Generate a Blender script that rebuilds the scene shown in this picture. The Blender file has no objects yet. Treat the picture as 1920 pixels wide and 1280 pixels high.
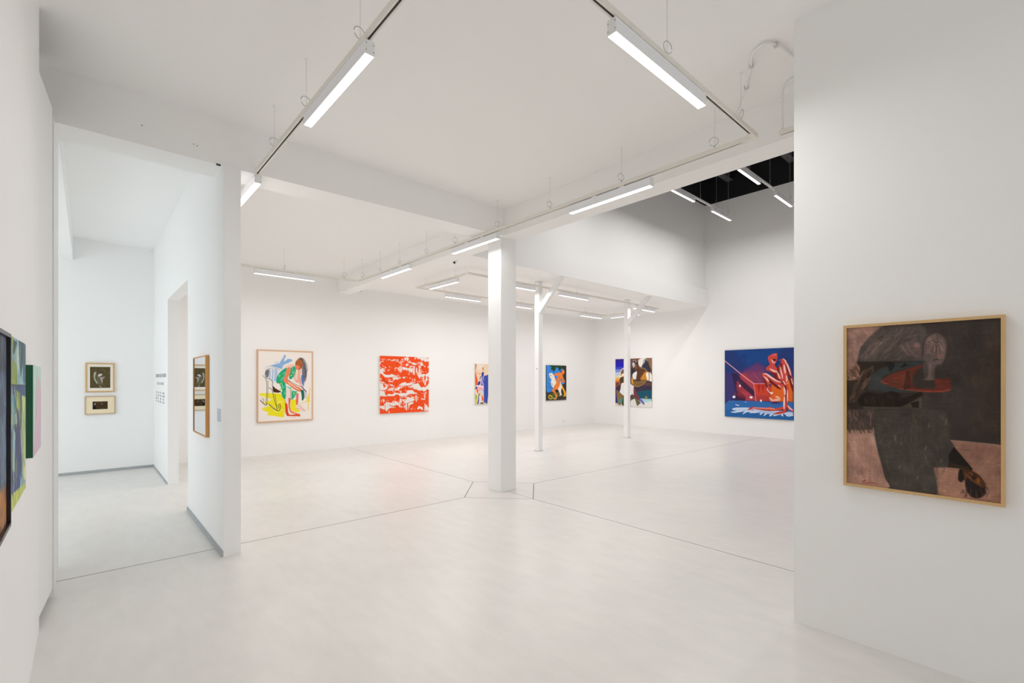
import bpy, bmesh, math, random
import numpy as np
from mathutils import Vector, Matrix
random.seed(7)
S = bpy.context.scene
C = S.collection
PI = math.pi

# ------------------------------------------------------------------ camera, light, exposure
# world axes: +Y runs down the corridor, +X runs from the partition towards the hall, z = 0 is the floor
YAW = math.atan2(797, 885)
cd = bpy.data.cameras.new('camera')
cd.sensor_width = 36; cd.lens = 885 / 1920 * 36; cd.shift_y = 71 / 1920; cd.clip_start = 0.02; cd.clip_end = 200
cam = bpy.data.objects.new('camera', cd); C.objects.link(cam)
cam.location = (0, 0, 1.55); cam.rotation_euler = (PI / 2, 0, -YAW)
S.camera = cam
S.view_settings.view_transform = 'Standard'; S.view_settings.look = 'None'
S.view_settings.exposure = 0.17; S.view_settings.gamma = 1.0; S.view_settings.use_curve_mapping = False
S.cycles.max_bounces = 14; S.cycles.diffuse_bounces = 12; S.cycles.glossy_bounces = 4
S.cycles.caustics_reflective = False; S.cycles.caustics_refractive = False
S.cycles.sample_clamp_indirect = 6.0
W = bpy.data.worlds.new('World'); S.world = W; W.use_nodes = True
bgn = W.node_tree.nodes['Background']; bgn.inputs[0].default_value = (0.87, 0.955, 1.0, 1); bgn.inputs[1].default_value = 2.5
LAMP = 48.0          # emission of the linear lamps
LAMP_COL = (1.0, 0.978, 0.96)

# ------------------------------------------------------------------ materials
def lin(c):
    return tuple(((v / 255) / 12.92 if v / 255 <= .04045 else ((v / 255 + .055) / 1.055) ** 2.4) for v in c)
def mat(name, rgb, rough=.5, metal=0., noise=0., scale=8., bump=0., bscale=120., spec=.5, stretch=None):
    m = bpy.data.materials.new(name); m.use_nodes = True
    nt = m.node_tree; N = nt.nodes; L = nt.links; b = N['Principled BSDF']
    c = rgb if max(rgb) <= 1 else lin(rgb)
    b.inputs['Base Color'].default_value = (*c, 1); b.inputs['Roughness'].default_value = rough
    b.inputs['Metallic'].default_value = metal; b.inputs['Specular IOR Level'].default_value = spec
    tc = N.new('ShaderNodeTexCoord'); mp = N.new('ShaderNodeMapping'); L.new(tc.outputs['Object'], mp.inputs[0])
    if stretch: mp.inputs['Scale'].default_value = stretch
    nz = N.new('ShaderNodeTexNoise'); nz.inputs['Scale'].default_value = scale; nz.inputs['Detail'].default_value = 6
    L.new(mp.outputs[0], nz.inputs['Vector'])
    mx = N.new('ShaderNodeMix'); mx.data_type = 'RGBA'
    L.new(nz.outputs['Fac'], mx.inputs['Factor'])
    mx.inputs['A'].default_value = (*[v * (1 - noise) for v in c], 1)
    mx.inputs['B'].default_value = (*[min(1, v * (1 + noise)) for v in c], 1)
    L.new(mx.outputs['Result'], b.inputs['Base Color'])
    if bump:
        n2 = N.new('ShaderNodeTexNoise'); n2.inputs['Scale'].default_value = bscale; n2.inputs['Detail'].default_value = 3
        L.new(tc.outputs['Object'], n2.inputs['Vector'])
        bp = N.new('ShaderNodeBump'); bp.inputs['Strength'].default_value = bump; bp.inputs['Distance'].default_value = .002
        L.new(n2.outputs['Fac'], bp.inputs['Height']); L.new(bp.outputs[0], b.inputs['Normal'])
    return m
M = {}
M['wall'] = mat('wall_paint', (.885, .882, .877), .6, noise=.012, scale=1.2, bump=.05, bscale=60, spec=.3)
M['ceil'] = mat('ceiling_paint', (.915, .91, .90), .7, noise=.012, scale=.8, bump=.03, bscale=40, spec=.2)
M['white'] = mat('white_metal', (.86, .86, .86), .35, noise=.01, scale=20)
M['lampwhite'] = mat('lamp_housing_white', (.84, .85, .88), .4, noise=.01, scale=20)
M['cream'] = mat('track_cream', (.80, .77, .71), .4, noise=.01, scale=20)
M['black'] = mat('black_plastic', (.02, .02, .02), .5)
M['darkgap'] = mat('dark_gap', (.06, .055, .05), .8)
M['steel'] = mat('wire_steel', (.42, .42, .41), .35, metal=.7)
M['wirewhite'] = mat('wire_white', (.62, .62, .61), .5)
M['base'] = mat('baseboard_grey', (.40, .42, .43), .6, noise=.1, scale=6)
M['roof'] = mat('roof_black', (.004, .0045, .006), .8, noise=.2)
M['roofsteel'] = mat('roof_steel', (.10, .10, .105), .5, noise=.2, scale=4)
M['oak'] = mat('oak_pale', (206, 170, 120), .45, noise=.12, scale=9, stretch=(6, 6, 1), bump=.1, bscale=40)
M['oakpink'] = mat('oak_rosy', (214, 172, 134), .45, noise=.08, scale=9, stretch=(6, 6, 1))
M['oakgrey'] = mat('oak_grey', (196, 172, 146), .5, noise=.10, scale=12, stretch=(5, 5, 1))
M['oakorange'] = mat('oak_orange', (216, 156, 88), .45, noise=.10, scale=9, stretch=(6, 6, 1))
M['mount'] = mat('mount_board', (238, 230, 216), .8, noise=.01, scale=30)
M['mountcream'] = mat('mount_board_cream', (238, 222, 188), .8, noise=.01, scale=30)
M['frameblack'] = mat('frame_black', (26, 24, 30), .35, noise=.1)
M['framelilac'] = mat('frame_lilac', (132, 134, 180), .35, noise=.05)
M['canvasedge'] = mat('canvas_edge', (232, 228, 220), .8, noise=.02)
M['greenedge'] = mat('green_canvas_edge', (18, 86, 58), .6, noise=.08, scale=30)
M['navyedge'] = mat('navy_canvas_edge', (28, 34, 70), .6, noise=.05)
M['darkedge'] = mat('dark_canvas_edge', (40, 42, 38), .6, noise=.05)
M['paper'] = mat('label_paper', (196, 206, 220), .8)
M['print'] = mat('wall_print', (190, 192, 195), .7)
M['printlight'] = mat('wall_print_light', (208, 210, 212), .7)
def floor_mat():
    m = bpy.data.materials.new('polished_concrete'); m.use_nodes = True
    nt = m.node_tree; N = nt.nodes; L = nt.links; b = N['Principled BSDF']
    tc = N.new('ShaderNodeTexCoord')
    def noise(sc, det, rot=0, stretch=(1, 1, 1)):
        mp = N.new('ShaderNodeMapping'); mp.inputs['Rotation'].default_value = (0, 0, rot); mp.inputs['Scale'].default_value = stretch
        L.new(tc.outputs['Object'], mp.inputs[0])
        n = N.new('ShaderNodeTexNoise'); n.inputs['Scale'].default_value = sc; n.inputs['Detail'].default_value = det; n.inputs['Roughness'].default_value = .6
        L.new(mp.outputs[0], n.inputs['Vector']); return n
    def ramp(n, stops):
        r = N.new('ShaderNodeValToRGB'); r.color_ramp.elements[0].position = stops[0][0]; r.color_ramp.elements[0].color = (*stops[0][1], 1)
        r.color_ramp.elements[1].position = stops[-1][0]; r.color_ramp.elements[1].color = (*stops[-1][1], 1)
        for p, c in stops[1:-1]:
            e = r.color_ramp.elements.new(p); e.color = (*c, 1)
        L.new(n.outputs['Fac'], r.inputs[0]); return r
    big = ramp(noise(.55, 5, .5), [(.3, (.69, .675, .655)), (.5, (.735, .715, .69)), (.7, (.765, .735, .70))])
    fine = ramp(noise(9, 8, .4, (1, .35, 1)), [(.25, (.94, .94, .94)), (.75, (1.03, 1.03, 1.03))])
    speck = ramp(noise(260, 3), [(.66, (1, 1, 1)), (.74, (.90, .89, .87))])
    m1 = N.new('ShaderNodeMix'); m1.data_type = 'RGBA'; m1.blend_type = 'MULTIPLY'; m1.inputs['Factor'].default_value = 1
    L.new(big.outputs[0], m1.inputs['A']); L.new(fine.outputs[0], m1.inputs['B'])
    m2 = N.new('ShaderNodeMix'); m2.data_type = 'RGBA'; m2.blend_type = 'MULTIPLY'; m2.inputs['Factor'].default_value = 0
    L.new(m1.outputs['Result'], m2.inputs['A']); L.new(speck.outputs[0], m2.inputs['B'])
    L.new(m2.outputs['Result'], b.inputs['Base Color'])
    rr = N.new('ShaderNodeMapRange'); rr.inputs['To Min'].default_value = .20; rr.inputs['To Max'].default_value = .42
    b.inputs['Roughness'].default_value = .32
    b.inputs['Specular IOR Level'].default_value = .5
    bp = N.new('ShaderNodeBump'); bp.inputs['Strength'].default_value = .03; bp.inputs['Distance'].default_value = .004
    L.new(noise(14, 5, .3, (1, .5, 1)).outputs['Fac'], bp.inputs['Height']); L.new(bp.outputs[0], b.inputs['Normal'])
    return m
M['floor'] = floor_mat()
def emit_mat(name, col, strength):
    m = bpy.data.materials.new(name); m.use_nodes = True
    N = m.node_tree.nodes; L = m.node_tree.links; N.remove(N['Principled BSDF'])
    e = N.new('ShaderNodeEmission'); e.inputs[0].default_value = (*col, 1); e.inputs[1].default_value = strength
    L.new(e.outputs[0], N['Material Output'].inputs[0]); return m
M['glow'] = emit_mat('lamp_diffuser_light', (1, .99, .98), 3.0)

# ------------------------------------------------------------------ mesh helpers
class MB:
    def __init__(s): s.bm = bmesh.new()
    def box(s, x0, x1, y0, y1, z0, z1, bev=0):
        vs = [s.bm.verts.new(p) for p in ((x0, y0, z0), (x1, y0, z0), (x1, y1, z0), (x0, y1, z0), (x0, y0, z1), (x1, y0, z1), (x1, y1, z1), (x0, y1, z1))]
        fs = [s.bm.faces.new([vs[i] for i in f]) for f in ((3, 2, 1, 0), (4, 5, 6, 7), (0, 1, 5, 4), (1, 2, 6, 5), (2, 3, 7, 6), (3, 0, 4, 7))]
        if bev:
            es = list({e for f in fs for e in f.edges})
            bmesh.ops.bevel(s.bm, geom=es, offset=bev, segments=2, affect='EDGES', profile=.5)
        return s
    def prism(s, pts, z0, z1):          # polygon in plan, extruded in z
        a = [s.bm.verts.new((x, y, z0)) for x, y in pts]; b = [s.bm.verts.new((x, y, z1)) for x, y in pts]
        s.bm.faces.new(a[::-1]); s.bm.faces.new(b); n = len(pts)
        for i in range(n): s.bm.faces.new((a[i], a[(i + 1) % n], b[(i + 1) % n], b[i]))
        return s
    def tube(s, path, r, seg=8, closed=False):
        P = [Vector(p) for p in path]; n = len(P); rings = []
        for i, p in enumerate(P):
            if closed: t = P[(i + 1) % n] - P[i - 1]
            else: t = P[min(i + 1, n - 1)] - P[max(i - 1, 0)]
            t.normalize(); u = t.cross(Vector((0, 0, 1)))
            if u.length < .05: u = t.cross(Vector((1, 0, 0)))
            u.normalize(); v = t.cross(u)
            rr = r[i] if isinstance(r, (list, tuple)) else r
            rings.append([s.bm.verts.new(p + rr * (math.cos(a) * u + math.sin(a) * v)) for a in [2 * PI * k / seg for k in range(seg)]])
        for i in range(n if closed else n - 1):
            A = rings[i]; B = rings[(i + 1) % n]
            for k in range(seg): s.bm.faces.new((A[k], A[(k + 1) % seg], B[(k + 1) % seg], B[k]))
        if not closed: s.bm.faces.new(rings[0][::-1]); s.bm.faces.new(rings[-1])
        return s
    def build(s, name, m, parent=None, smooth=False, M4=None):
        if M4 is not None: s.bm.transform(M4)
        bmesh.ops.recalc_face_normals(s.bm, faces=s.bm.faces)
        me = bpy.data.meshes.new(name); s.bm.to_mesh(me); s.bm.free()
        me.materials.append(m)
        if smooth:
            for p in me.polygons: p.use_smooth = True
        o = bpy.data.objects.new(name, me); C.objects.link(o)
        if parent: o.parent = parent
        return o
def struct(o): o['kind'] = 'structure'; return o
def tag(o, label, cat, group=None):
    o['label'] = label; o['category'] = cat
    if group: o['group'] = group
    return o
def empty(name, loc=(0, 0, 0), rz=0):
    o = bpy.data.objects.new(name, None); C.objects.link(o); o.location = loc; o.rotation_euler = (0, 0, rz); o.empty_display_size = .1
    return o
def copy_tree(o, parent=None):
    c = o.copy(); C.objects.link(c); c.parent = parent
    for ch in list(o.children): copy_tree(ch, c)
    return c

# ------------------------------------------------------------------ the setting
def wall(name, x0, x1, y0, y1, z0=0., z1=3.85, m='wall'):
    return struct(MB().box(x0, x1, y0, y1, z0, z1).build(name, M[m]))
fl = struct(MB().box(-4.2, 13.7, -4.2, 10.75, -.15, 0).build('floor', M['floor']))
def joint(pts, w=.006):
    for a, b in zip(pts[:-1], pts[1:]):
        a = Vector(a); b = Vector(b); d = (b - a).normalized(); n = Vector((-d.y, d.x)) * w / 2
        MB().prism([(a - n)[:], (b - n)[:], (b + n)[:], (a + n)[:]], -.001, .0008).build('floor_joint', M['darkgap'], fl)
joint([(-.19, 5.025), (.885, 5.025)]); joint([(1.02, 5.028), (3.68, 5.02)])
joint([(3.68, 5.02), (4.343, 5.703)], .008); joint([(4.95, 5.01), (4.30, 4.365)], .008)
joint([(3.68, 5.02), (4.30, 4.365)], .0035); joint([(4.343, 5.703), (4.95, 5.01)], .003)
joint([(4.343, 5.703), (4.42, 10.5)], .0045); joint([(4.95, 5.01), (13.4, 4.9)], .0045)
joint([(4.30, 4.365), (4.237, 1.341), (4.2, -3)], .005)
joint([(4.30, 4.365), (4.33, 4.9)], .003)
# outer walls
struct(MB().box(-4.2, -4.0, -4.2, 5.2, 0, 3.85).build('wall_outer_left', M['wall']))
lw = MB()                                                            # far left wall with a tall shop window that lets the daylight in
lw.box(-3.2, -3.0, 5.6, 6.2, 0, 3.85); lw.box(-3.2, -3.0, 9.9, 10.75, 0, 3.85); lw.box(-3.2, -3.0, 6.2, 9.9, 0, .15); lw.box(-3.2, -3.0, 6.2, 9.9, 3.1, 3.85)
struct(lw.build('wall_corridor_left', M['wall']))
wf = MB()
for y in (6.2, 7.4, 8.62, 9.84): wf.box(-3.14, -3.06, y, y + .06, .15, 3.1)
wf.box(-3.14, -3.06, 6.2, 9.9, .15, .21); wf.box(-3.14, -3.06, 6.2, 9.9, 3.04, 3.1)
struct(wf.build('window_1', M['white']))
struct(MB().box(-3.2, -.6, 5.2, 5.6, 0, 3.85).build('wall_corridor_near', M['wall']))
wall('wall_back_corridor', -3.2, 1.0, 10.46, 10.75)
wall('wall_back', 1.0, 13.7, 10.55, 10.75, 0, 3.9)
wall('wall_right', 13.49, 13.7, -4.2, 10.55, 0, 6.64)
# near left wall, its tall door leaf and the pier
wall('wall_left', -.42, -.22, -4.0, 4.13)
wall('wall_left_recess', -.42, -.30, 4.13, 4.72)
wall('wall_left_pier', -.60, -.175, 4.70, 5.38, 0, 3.442)
wall('wall_left_above_door', -.42, -.30, 4.10, 4.83, 3.50)
dl = empty('door_1', (-.228, 4.137, .055), -math.atan2(.045, .56))
struct(dl)
MB().box(-.04, 0, 0, .555, 0, 3.43, .002).build('door_leaf', M['wall'], dl)
MB().box(-.012, -.001, -.011, -.001, 0, 3.43).build('door_gap_shade', M['base'], dl); MB().box(-.012, -.001, .556, .563, 0, 3.40).build('door_gap_shade', M['base'], dl)  # grey strips in the door gaps, standing in for the shade there
# partition with a doorway through it
pt = MB()
pt.box(.885, 1.02, 4.745, 4.85, 0, 3.447); pt.box(.885, 1.02, 4.85, 6.70, 0, 3.85); pt.box(.885, 1.02, 8.565, 10.46, 0, 3.85); pt.box(.885, 1.02, 6.70, 8.565, 2.73, 3.85)
struct(pt.build('wall_partition', M['wall']))
# near right wall
wall('wall_near_right', 3.372, 3.53, -4.0, 1.04)
# front wall behind the camera, glazed
fw = MB()
fw.box(-.42, 1.6, -4.2, -4.0, 0, 3.85); fw.box(3.1, 13.7, -4.2, -4.0, 0, 3.85); fw.box(1.6, 3.1, -4.2, -4.0, 2.6, 3.85); fw.box(1.6, 3.1, -4.2, -4.0, 0, .1)
struct(fw.build('wall_front', M['wall']))
wg = MB()
for x in (1.6, 2.32, 3.04): wg.box(x, x + .06, -4.14, -4.06, .1, 2.6)
wg.box(1.6, 3.1, -4.14, -4.06, .1, .16); wg.box(1.6, 3.1, -4.14, -4.06, 2.54, 2.6)
struct(wg.build('window_2', M['white']))
wall('wall_front_upper', 4.49, 13.7, -4.2, -4.0, 3.85, 6.64)
# ceilings
struct(MB().box(-4.2, 4.21, -4.2, 10.75, 3.85, 4.0).build('ceiling', M['ceil']))
struct(MB().box(4.35, 13.7, 6.45, 10.75, 3.66, 3.80).build('ceiling_under_mezzanine', M['ceil']))
struct(MB().box(4.3, 13.7, -4.2, 6.6, 8.1, 8.2).build('ceiling_roof', M['roof']))
# beams
bc = MB(); z_ = [(-.42, 3.44), (1.0, 3.445), (4.21, 3.497)]        # the old beam dips a little towards the left wall
f_ = [[bc.bm.verts.new((x, y, z)) for x, z in z_ + [(4.21, 3.86), (-.42, 3.86)]] for y in (4.83, 5.16)]
bc.bm.faces.new(f_[0]); bc.bm.faces.new(f_[1][::-1])
for i in range(5): bc.bm.faces.new((f_[0][i], f_[1][i], f_[1][(i + 1) % 5], f_[0][(i + 1) % 5]))
bm_ = struct(bc.build('ceiling_beam_cross', M['ceil']))
for x, z, r in ((.33, 3.60, .004), (.68, 3.565, .004), (.705, 3.56, .004)):   # old screw holes in the beam
    MB().tube([(x, 4.832, z), (x, 4.8285, z)], r, 8).build('screw_hole', M['darkgap'], bm_)
MB().prism([(.845, 4.829), (.88, 4.829), (.88, 4.85), (.85, 4.85)], 3.442, 3.452).build('chipped_plaster', M['darkgap'], bm_)
struct(MB().box(4.21, 4.49, -4.0, 10.55, 3.50, 3.85).build('ceiling_beam_long', M['ceil']))
struct(MB().box(-.32, -.17, 5.16, 10.46, 3.49, 3.85).build('ceiling_bulkhead', M['wall']))
wall('wall_hall_left_upper', 4.30, 4.49, -4.0, 6.45, 3.85, 6.64)
wall('wall_mezzanine_upper', 4.49, 13.49, 6.50, 6.6, 3.80, 6.64)
struct(MB().box(4.49, 13.49, 6.42, 6.50, 3.655, 4.165).build('trim_1', M['wall']))
# dark skirt of the roof space over the white hall walls
for i, b in enumerate(((13.49, 13.7, -4.2, 6.6), (4.30, 4.49, -4.2, 6.6), (4.49, 13.49, 6.45, 6.6), (4.49, 13.49, -4.2, -4.0))):
    struct(MB().box(*b, 6.64, 8.1).build('wall_roof_%s' % ('right', 'left', 'back', 'front')[i], M['roof']))
# baseboards of the corridor
bb = lambda n, *a: struct(MB().box(*a).build(n, M['base']))
bb('baseboard_back', -3.0, .885, 10.452, 10.462, 0, .045)
bb('baseboard_partition', .872, .887, 4.75, 6.695, 0, .05)
bb('baseboard_partition_far', .878, .887, 8.57, 10.46, 0, .03)

# columns and posts
col = tag(MB().box(4.21, 4.49, 4.90, 5.18, 0, 3.502, .006).build('square_column', M['wall']),
          'thick square white column standing at the crossing of the two beams', 'column')
def post(x, y, label, dot=False):
    r = empty('support_post', (x, y, 0)); tag(r, label, 'post', 'slim white posts under the mezzanine')
    b = MB(); b.box(0, .125, 0, .125, 0, 3.655, .006)
    b.build('post_shaft', M['white'], r)
    p = MB(); p.box(-.008, .133, -.008, .133, 0, .008); p.build('foot_plate', M['base'], r)
    k = MB(); s = .045
    # diagonal strut in the plane of the post, from its near face up to the ceiling
    z0, z1, y1 = 2.98, 3.655, -.52
    for xx in (.02, .105): pass
    pts = [(0, z0), (0, z0 + .17), (y1 + .0, z1), (y1 - .13, z1)]
    A_ = [k.bm.verts.new((.02, p[0], p[1])) for p in pts]; B_ = [k.bm.verts.new((.105, p[0], p[1])) for p in pts]
    k.bm.faces.new(A_); k.bm.faces.new(B_[::-1])
    for i in range(4): k.bm.faces.new((A_[i], B_[i], B_[(i + 1) % 4], A_[(i + 1) % 4]))
    k.build('brace', M['white'], r)
    if dot: MB().tube([(0, .05, 1.78), (-.004, .05, 1.78)], .011, 10).build('screw_hole', M['black'], r)
    return r
post(7.226, 7.166, 'slim white braced post nearer the thick column, in front of the orange rider painting', True)
post(10.60, 7.21, 'slim white braced post farther back, crossing the dark bronze figures painting')

# ------------------------------------------------------------------ lighting tracks and lamps
TZ = 3.452                                                          # underside of the tracks of the main room
def ang_loop(c, r, tilt, n=20, a0=0., a1=2 * PI * .93):
    return [(c[0] + r * math.cos(a0 + (a1 - a0) * k / n) * math.cos(tilt), c[1] + r * math.cos(a0 + (a1 - a0) * k / n) * math.sin(tilt), c[2] + r * math.sin(a0 + (a1 - a0) * k / n)) for k in range(n + 1)]
def track(L_, label, loc, rz, wires, ceil_h, group, loops=True, col='cream', caps=True):
    r = empty('lighting_track', loc, rz); tag(r, label, 'lighting track', group)
    b = MB(); w = .0175
    b.box(0, L_, -w, w, .012, .036); b.box(0, L_, -w, -.0065, 0, .012); b.box(0, L_, .0065, w, 0, .012)
    b.build('channel', M[col], r)
    MB().box(.01, L_ - .01, -.0064, .0064, .004, .011).build('slot', M['black'], r)
    for i, (s, R, tl) in enumerate(wires):
        wz = ceil_h - loc[2]
        if wz < .05: continue
        t = MB(); t.tube([(s, 0, .03), (s, 0, wz)], .0016, 6)
        wo = t.build('suspension_wire', M['wirewhite'], r)
        MB().tube([(s, 0, wz - .018), (s, 0, wz)], [.006, .012], 10).build('ceiling_cup', M['white'], wo)
        MB().tube([(s, 0, .034), (s, 0, .06)], [.006, .004], 8).build('wire_gripper', M['steel'], wo)
        if loops:
            MB().tube(ang_loop((s + .008, 0, .062 + R), R, tl), .0022, 6).build('wire_coil', M['steel'], wo)
    return r
def make_lamp():
    r = empty('linear_lamp', (0, 0, 0))
    w = .028; Lh = .5
    h = MB(); h.box(-Lh + .004, Lh - .004, -w, w, .004, .080, .002); h.build('housing', M['lampwhite'], r)
    MB().box(-Lh + .006, Lh - .006, -w + .003, w - .003, 0, .006).build('diffuser', M['glow'], r)
    for s in (-1, 1):
        e = MB(); e.box(min(s * Lh, s * (Lh - .004)), max(s * Lh, s * (Lh - .004)), -w - .0008, w + .0008, .0015, .083, .0015)
        ec = e.build('end_cap', M['white'], r)
        for yy in (-w + .006, w - .006):
            for zz in (.022, .062): MB().tube([(s * (Lh - .001), yy, zz), (s * (Lh + .002), yy, zz)], .0035, 8).build('screw', M['steel'], ec)
        k = MB(); k.box(s * .17 - .03, s * .17 + .03, -.012, .012, .080, .099, .001); k.build('track_clip', M['white'], r)
    return r
lamp0 = make_lamp(); used = [False]; LAMPD = {}
def lamp(cx, cy, zb, rz, label, group):
    o = lamp0 if not used[0] else copy_tree(lamp0)
    used[0] = True; o.location = (cx, cy, zb); o.rotation_euler = (0, 0, rz); tag(o, label, 'lamp', group)
    key = 'hall' if 'hall' in group else 'mezzanine' if 'mezzanine' in group else 'column' if 'thick square column' in label else 'near' if cy < 3 else 'main'
    if key not in LAMPD:                                            # the light the diffuser gives off, radiance x pi x area
        d = bpy.data.lights.new('lamp_light', 'AREA'); d.shape = 'RECTANGLE'; d.size = .98; d.size_y = .048; d.color = LAMP_COL
        d.energy = LAMP * PI * .98 * .048 * {'hall': 1.58, 'mezzanine': .95, 'near': .66, 'column': .42, 'main': .96}[key]; LAMPD[key] = d
    q = bpy.data.objects.new('lamp_light', LAMPD[key]); C.objects.link(q); q.parent = o; q.location = (0, 0, -.003)
G1 = 'linear lamps on the big track rectangle'; G2 = 'linear lamps under the mezzanine'; G3 = 'linear lamps high in the tall hall'
H = PI / 2; TX, BX, RY, KY = 1.17, 3.92, 1.485, 8.90
GT = 'suspended lighting tracks'
EC = .102                                                           # corner connector arm
track(KY - RY - 2 * EC, 'left suspended lighting track running away from the camera past the partition end', (TX, RY + EC, TZ), H,
      [(.25, .03, .6), (1.02, .035, 1.7), (1.92, .035, 1.6), (2.70, .035, 1.65), (4.1, .03, 1.2), (5.5, .03, 1.2), (6.9, .03, 1.2)], 3.85, GT)
track(KY - RY - 2 * EC, 'long suspended lighting track running beside the beam and past the thick column', (BX, RY + EC, TZ), H,
      [(.22, .036, .3), (1.15, .034, 1.2), (2.12, .032, 1.1), (3.04, .032, 1.0), (3.98, .034, .9), (4.75, .03, 1.3), (5.6, .026, .8), (6.3, .02, 1.6), (7.05, .04, 1.0)], 3.85, GT)
track(BX - TX - 2 * EC, 'near suspended lighting track crossing above the camera at upper right', (TX + EC, RY, TZ), 0,
      [(.20, .03, .3), (1.32, .036, -.2), (2.38, .03, .9)], 3.85, GT)
track(BX - TX - 2 * EC, 'far suspended lighting track running along the back wall above the rocking chair picture', (TX + EC, KY, TZ), 0,
      [(.25, .03, .3), (1.32, .03, 1.5), (2.40, .045, .3)], 3.85, GT)
def corner(x, y, z, sx, sy, label, group):
    c = MB(); a = .019; P = [(x - a * sx, y - a * sy), (x + .10 * sx, y - a * sy), (x + .10 * sx, y + a * sy), (x + a * sx, y + a * sy), (x + a * sx, y + .10 * sy), (x - a * sx, y + .10 * sy)]
    c.prism(P, z - .002, z + .0375); tag(c.build('corner_connector', M['cream']), label, 'track connector', group)
GC = 'corner connectors of the lighting tracks'
corner(TX, RY, TZ, 1, 1, 'cream corner connector of the near and left lighting tracks', GC)
corner(BX, RY, TZ, -1, 1, 'cream corner connector where the near track meets the long track beside the conduit', GC)
corner(TX, KY, TZ, 1, -1, 'cream corner connector behind the partition joining left and far lighting tracks', GC)
corner(BX, KY, TZ, -1, -1, 'cream corner connector at the back wall joining far and long lighting tracks', GC)
LZ = TZ - .099
lamp(TX, 2.98, LZ, H, 'large bright lamp at upper left, nearest one on the left track', G1)
lamp(TX, 5.29, LZ, H, 'bright lamp on the left track half hidden behind the partition end', G1)
lamp(2.537, RY, LZ, 0, 'largest bright lamp at upper right on the near crossing track', G1)
lamp(BX, 2.90, LZ, H, 'lamp on the long track right of the thick column in front of the long beam', G1)
lamp(BX, 5.12, LZ, H, 'lamp at the top of the thick square column', G1)
lamp(BX, 7.32, LZ, H, 'lamp on the long track left of the thick column, above the red landscape', G1)
lamp(2.61, KY, LZ, 0, 'lamp near the back wall above the rocking chair picture', G1)
# mezzanine rectangle
MZ = 3.515; ML = MZ - .099
GM = 'lighting tracks under the mezzanine'
M0, M1, N0, N1 = 5.29, 11.91, 7.09, 8.95
track(N1 - N0 - 2 * EC, 'left short lighting track of the rectangle under the mezzanine', (M0, N0 + EC, MZ), H, [(.3, .03, 1), (1.4, .03, 1)], 3.66, GM, False)
track(M1 - M0 - 2 * EC, 'front lighting track of the mezzanine rectangle passing behind the braced posts', (M0 + EC, N0, MZ), 0, [(.6, 0, 0), (3, 0, 0), (5.6, 0, 0)], 3.66, GM, False)
track(M1 - M0 - 2 * EC, 'rear lighting track of the mezzanine rectangle close to the back wall', (M0 + EC, N1, MZ), 0, [(.6, 0, 0), (3, 0, 0), (5.6, 0, 0)], 3.66, GM, False)
track(N1 - N0 - 2 * EC, 'right short lighting track of the mezzanine rectangle near the far corner', (M1, N0 + EC, MZ), H, [(.3, 0, 0), (1.4, 0, 0)], 3.66, GM, False)
GD = 'corner connectors under the mezzanine'
corner(M0, N0, MZ, 1, 1, 'cream track corner under the mezzanine nearest the thick column', GD)
corner(M1, N0, MZ, -1, 1, 'cream track corner under the mezzanine right of the farther slim post', GD)
corner(M0, N1, MZ, 1, -1, 'leftmost cream track corner of the rectangle under the mezzanine', GD)
corner(M1, N1, MZ, -1, -1, 'cream track corner under the mezzanine nearest the far room corner', GD)
lamp(5.30, 7.93, ML, H, 'leftmost angled lamp of the rectangle under the mezzanine', G2)
lamp(6.53, 8.95, ML, 0, 'lamp under the mezzanine just left of the thick column, nearest the back wall', G2)
lamp(6.54, 7.09, ML, 0, 'upper of the two lamps seen between the thick column and the nearer slim post', G2)
lamp(8.25, 8.95, ML, 0, 'lower of the two lamps seen between the thick column and the nearer slim post', G2)
lamp(8.30, 7.09, ML, 0, 'lamp in clear view midway between the two slim posts', G2)
lamp(11.26, 8.95, ML, 0, 'small far lamp just left of the farther slim post, left of the angled one', G2)
lamp(11.91, 8.20, ML, H, 'small angled lamp crossing behind the farther slim post', G2)
lamp(11.20, 7.09, ML, 0, 'lamp just right of the farther slim post behind its brace', G2)
# tall hall
HZ = 5.60; HL = HZ - .099
GH = 'lighting tracks high in the tall hall'
track(5.4, 'lower left lighting track in the tall hall with two lamps against the dark roof', (6.6, 5.10, HZ), 0, [(.6, .04, .5), (2.6, .04, .5), (3.75, .04, .5), (4.55, .05, .4), (5.2, .03, 1.5)], 8.1, GH, col='white')
track(6.4, 'upper right lighting track in the tall hall running behind the near right wall', (6.6, 3.755, HZ), 0, [(.6, .04, .5), (3.0, .03, 1.5), (4.1, .05, .3), (5.3, .03, 1.4), (6.2, .03, .4)], 8.1, GH, col='white')
lamp(9.56, 5.10, HL, 0, 'high hall lamp at the left edge of the dark roof opening', G3)
lamp(11.42, 5.10, HL, 0, 'high hall lamp seen against the pale wall below the dark roof corner', G3)
lamp(9.63, 3.755, HL, 0, 'highest hall lamp, seen against the black roof', G3)
lamp(7.35, 5.10, HL, 0, 'added unseen hall lamp behind the long beam on the lower left hall track', G3)  # unseen lamp added to brighten the hall
lamp(7.35, 3.755, HL, 0, 'added unseen hall lamp behind the long beam on the upper right hall track', G3)  # likewise added out of view for more light in the hall
track(6.4, 'added hall lighting track, unseen behind the near right wall', (6.6, 1.0, HZ), 0, [(.6, .04, .5), (3.0, .03, 1.5), (5.3, .03, 1.4)], 8.1, GH, col='white')  # unseen track with its lamps, added to light the darker hall floor
lamp(7.35, 1.0, HL, 0, 'added hall lamp on the unseen track, end nearest the long beam', G3)
lamp(9.6, 1.0, HL, 0, 'added hall lamp in the middle of the unseen track', G3)
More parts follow.
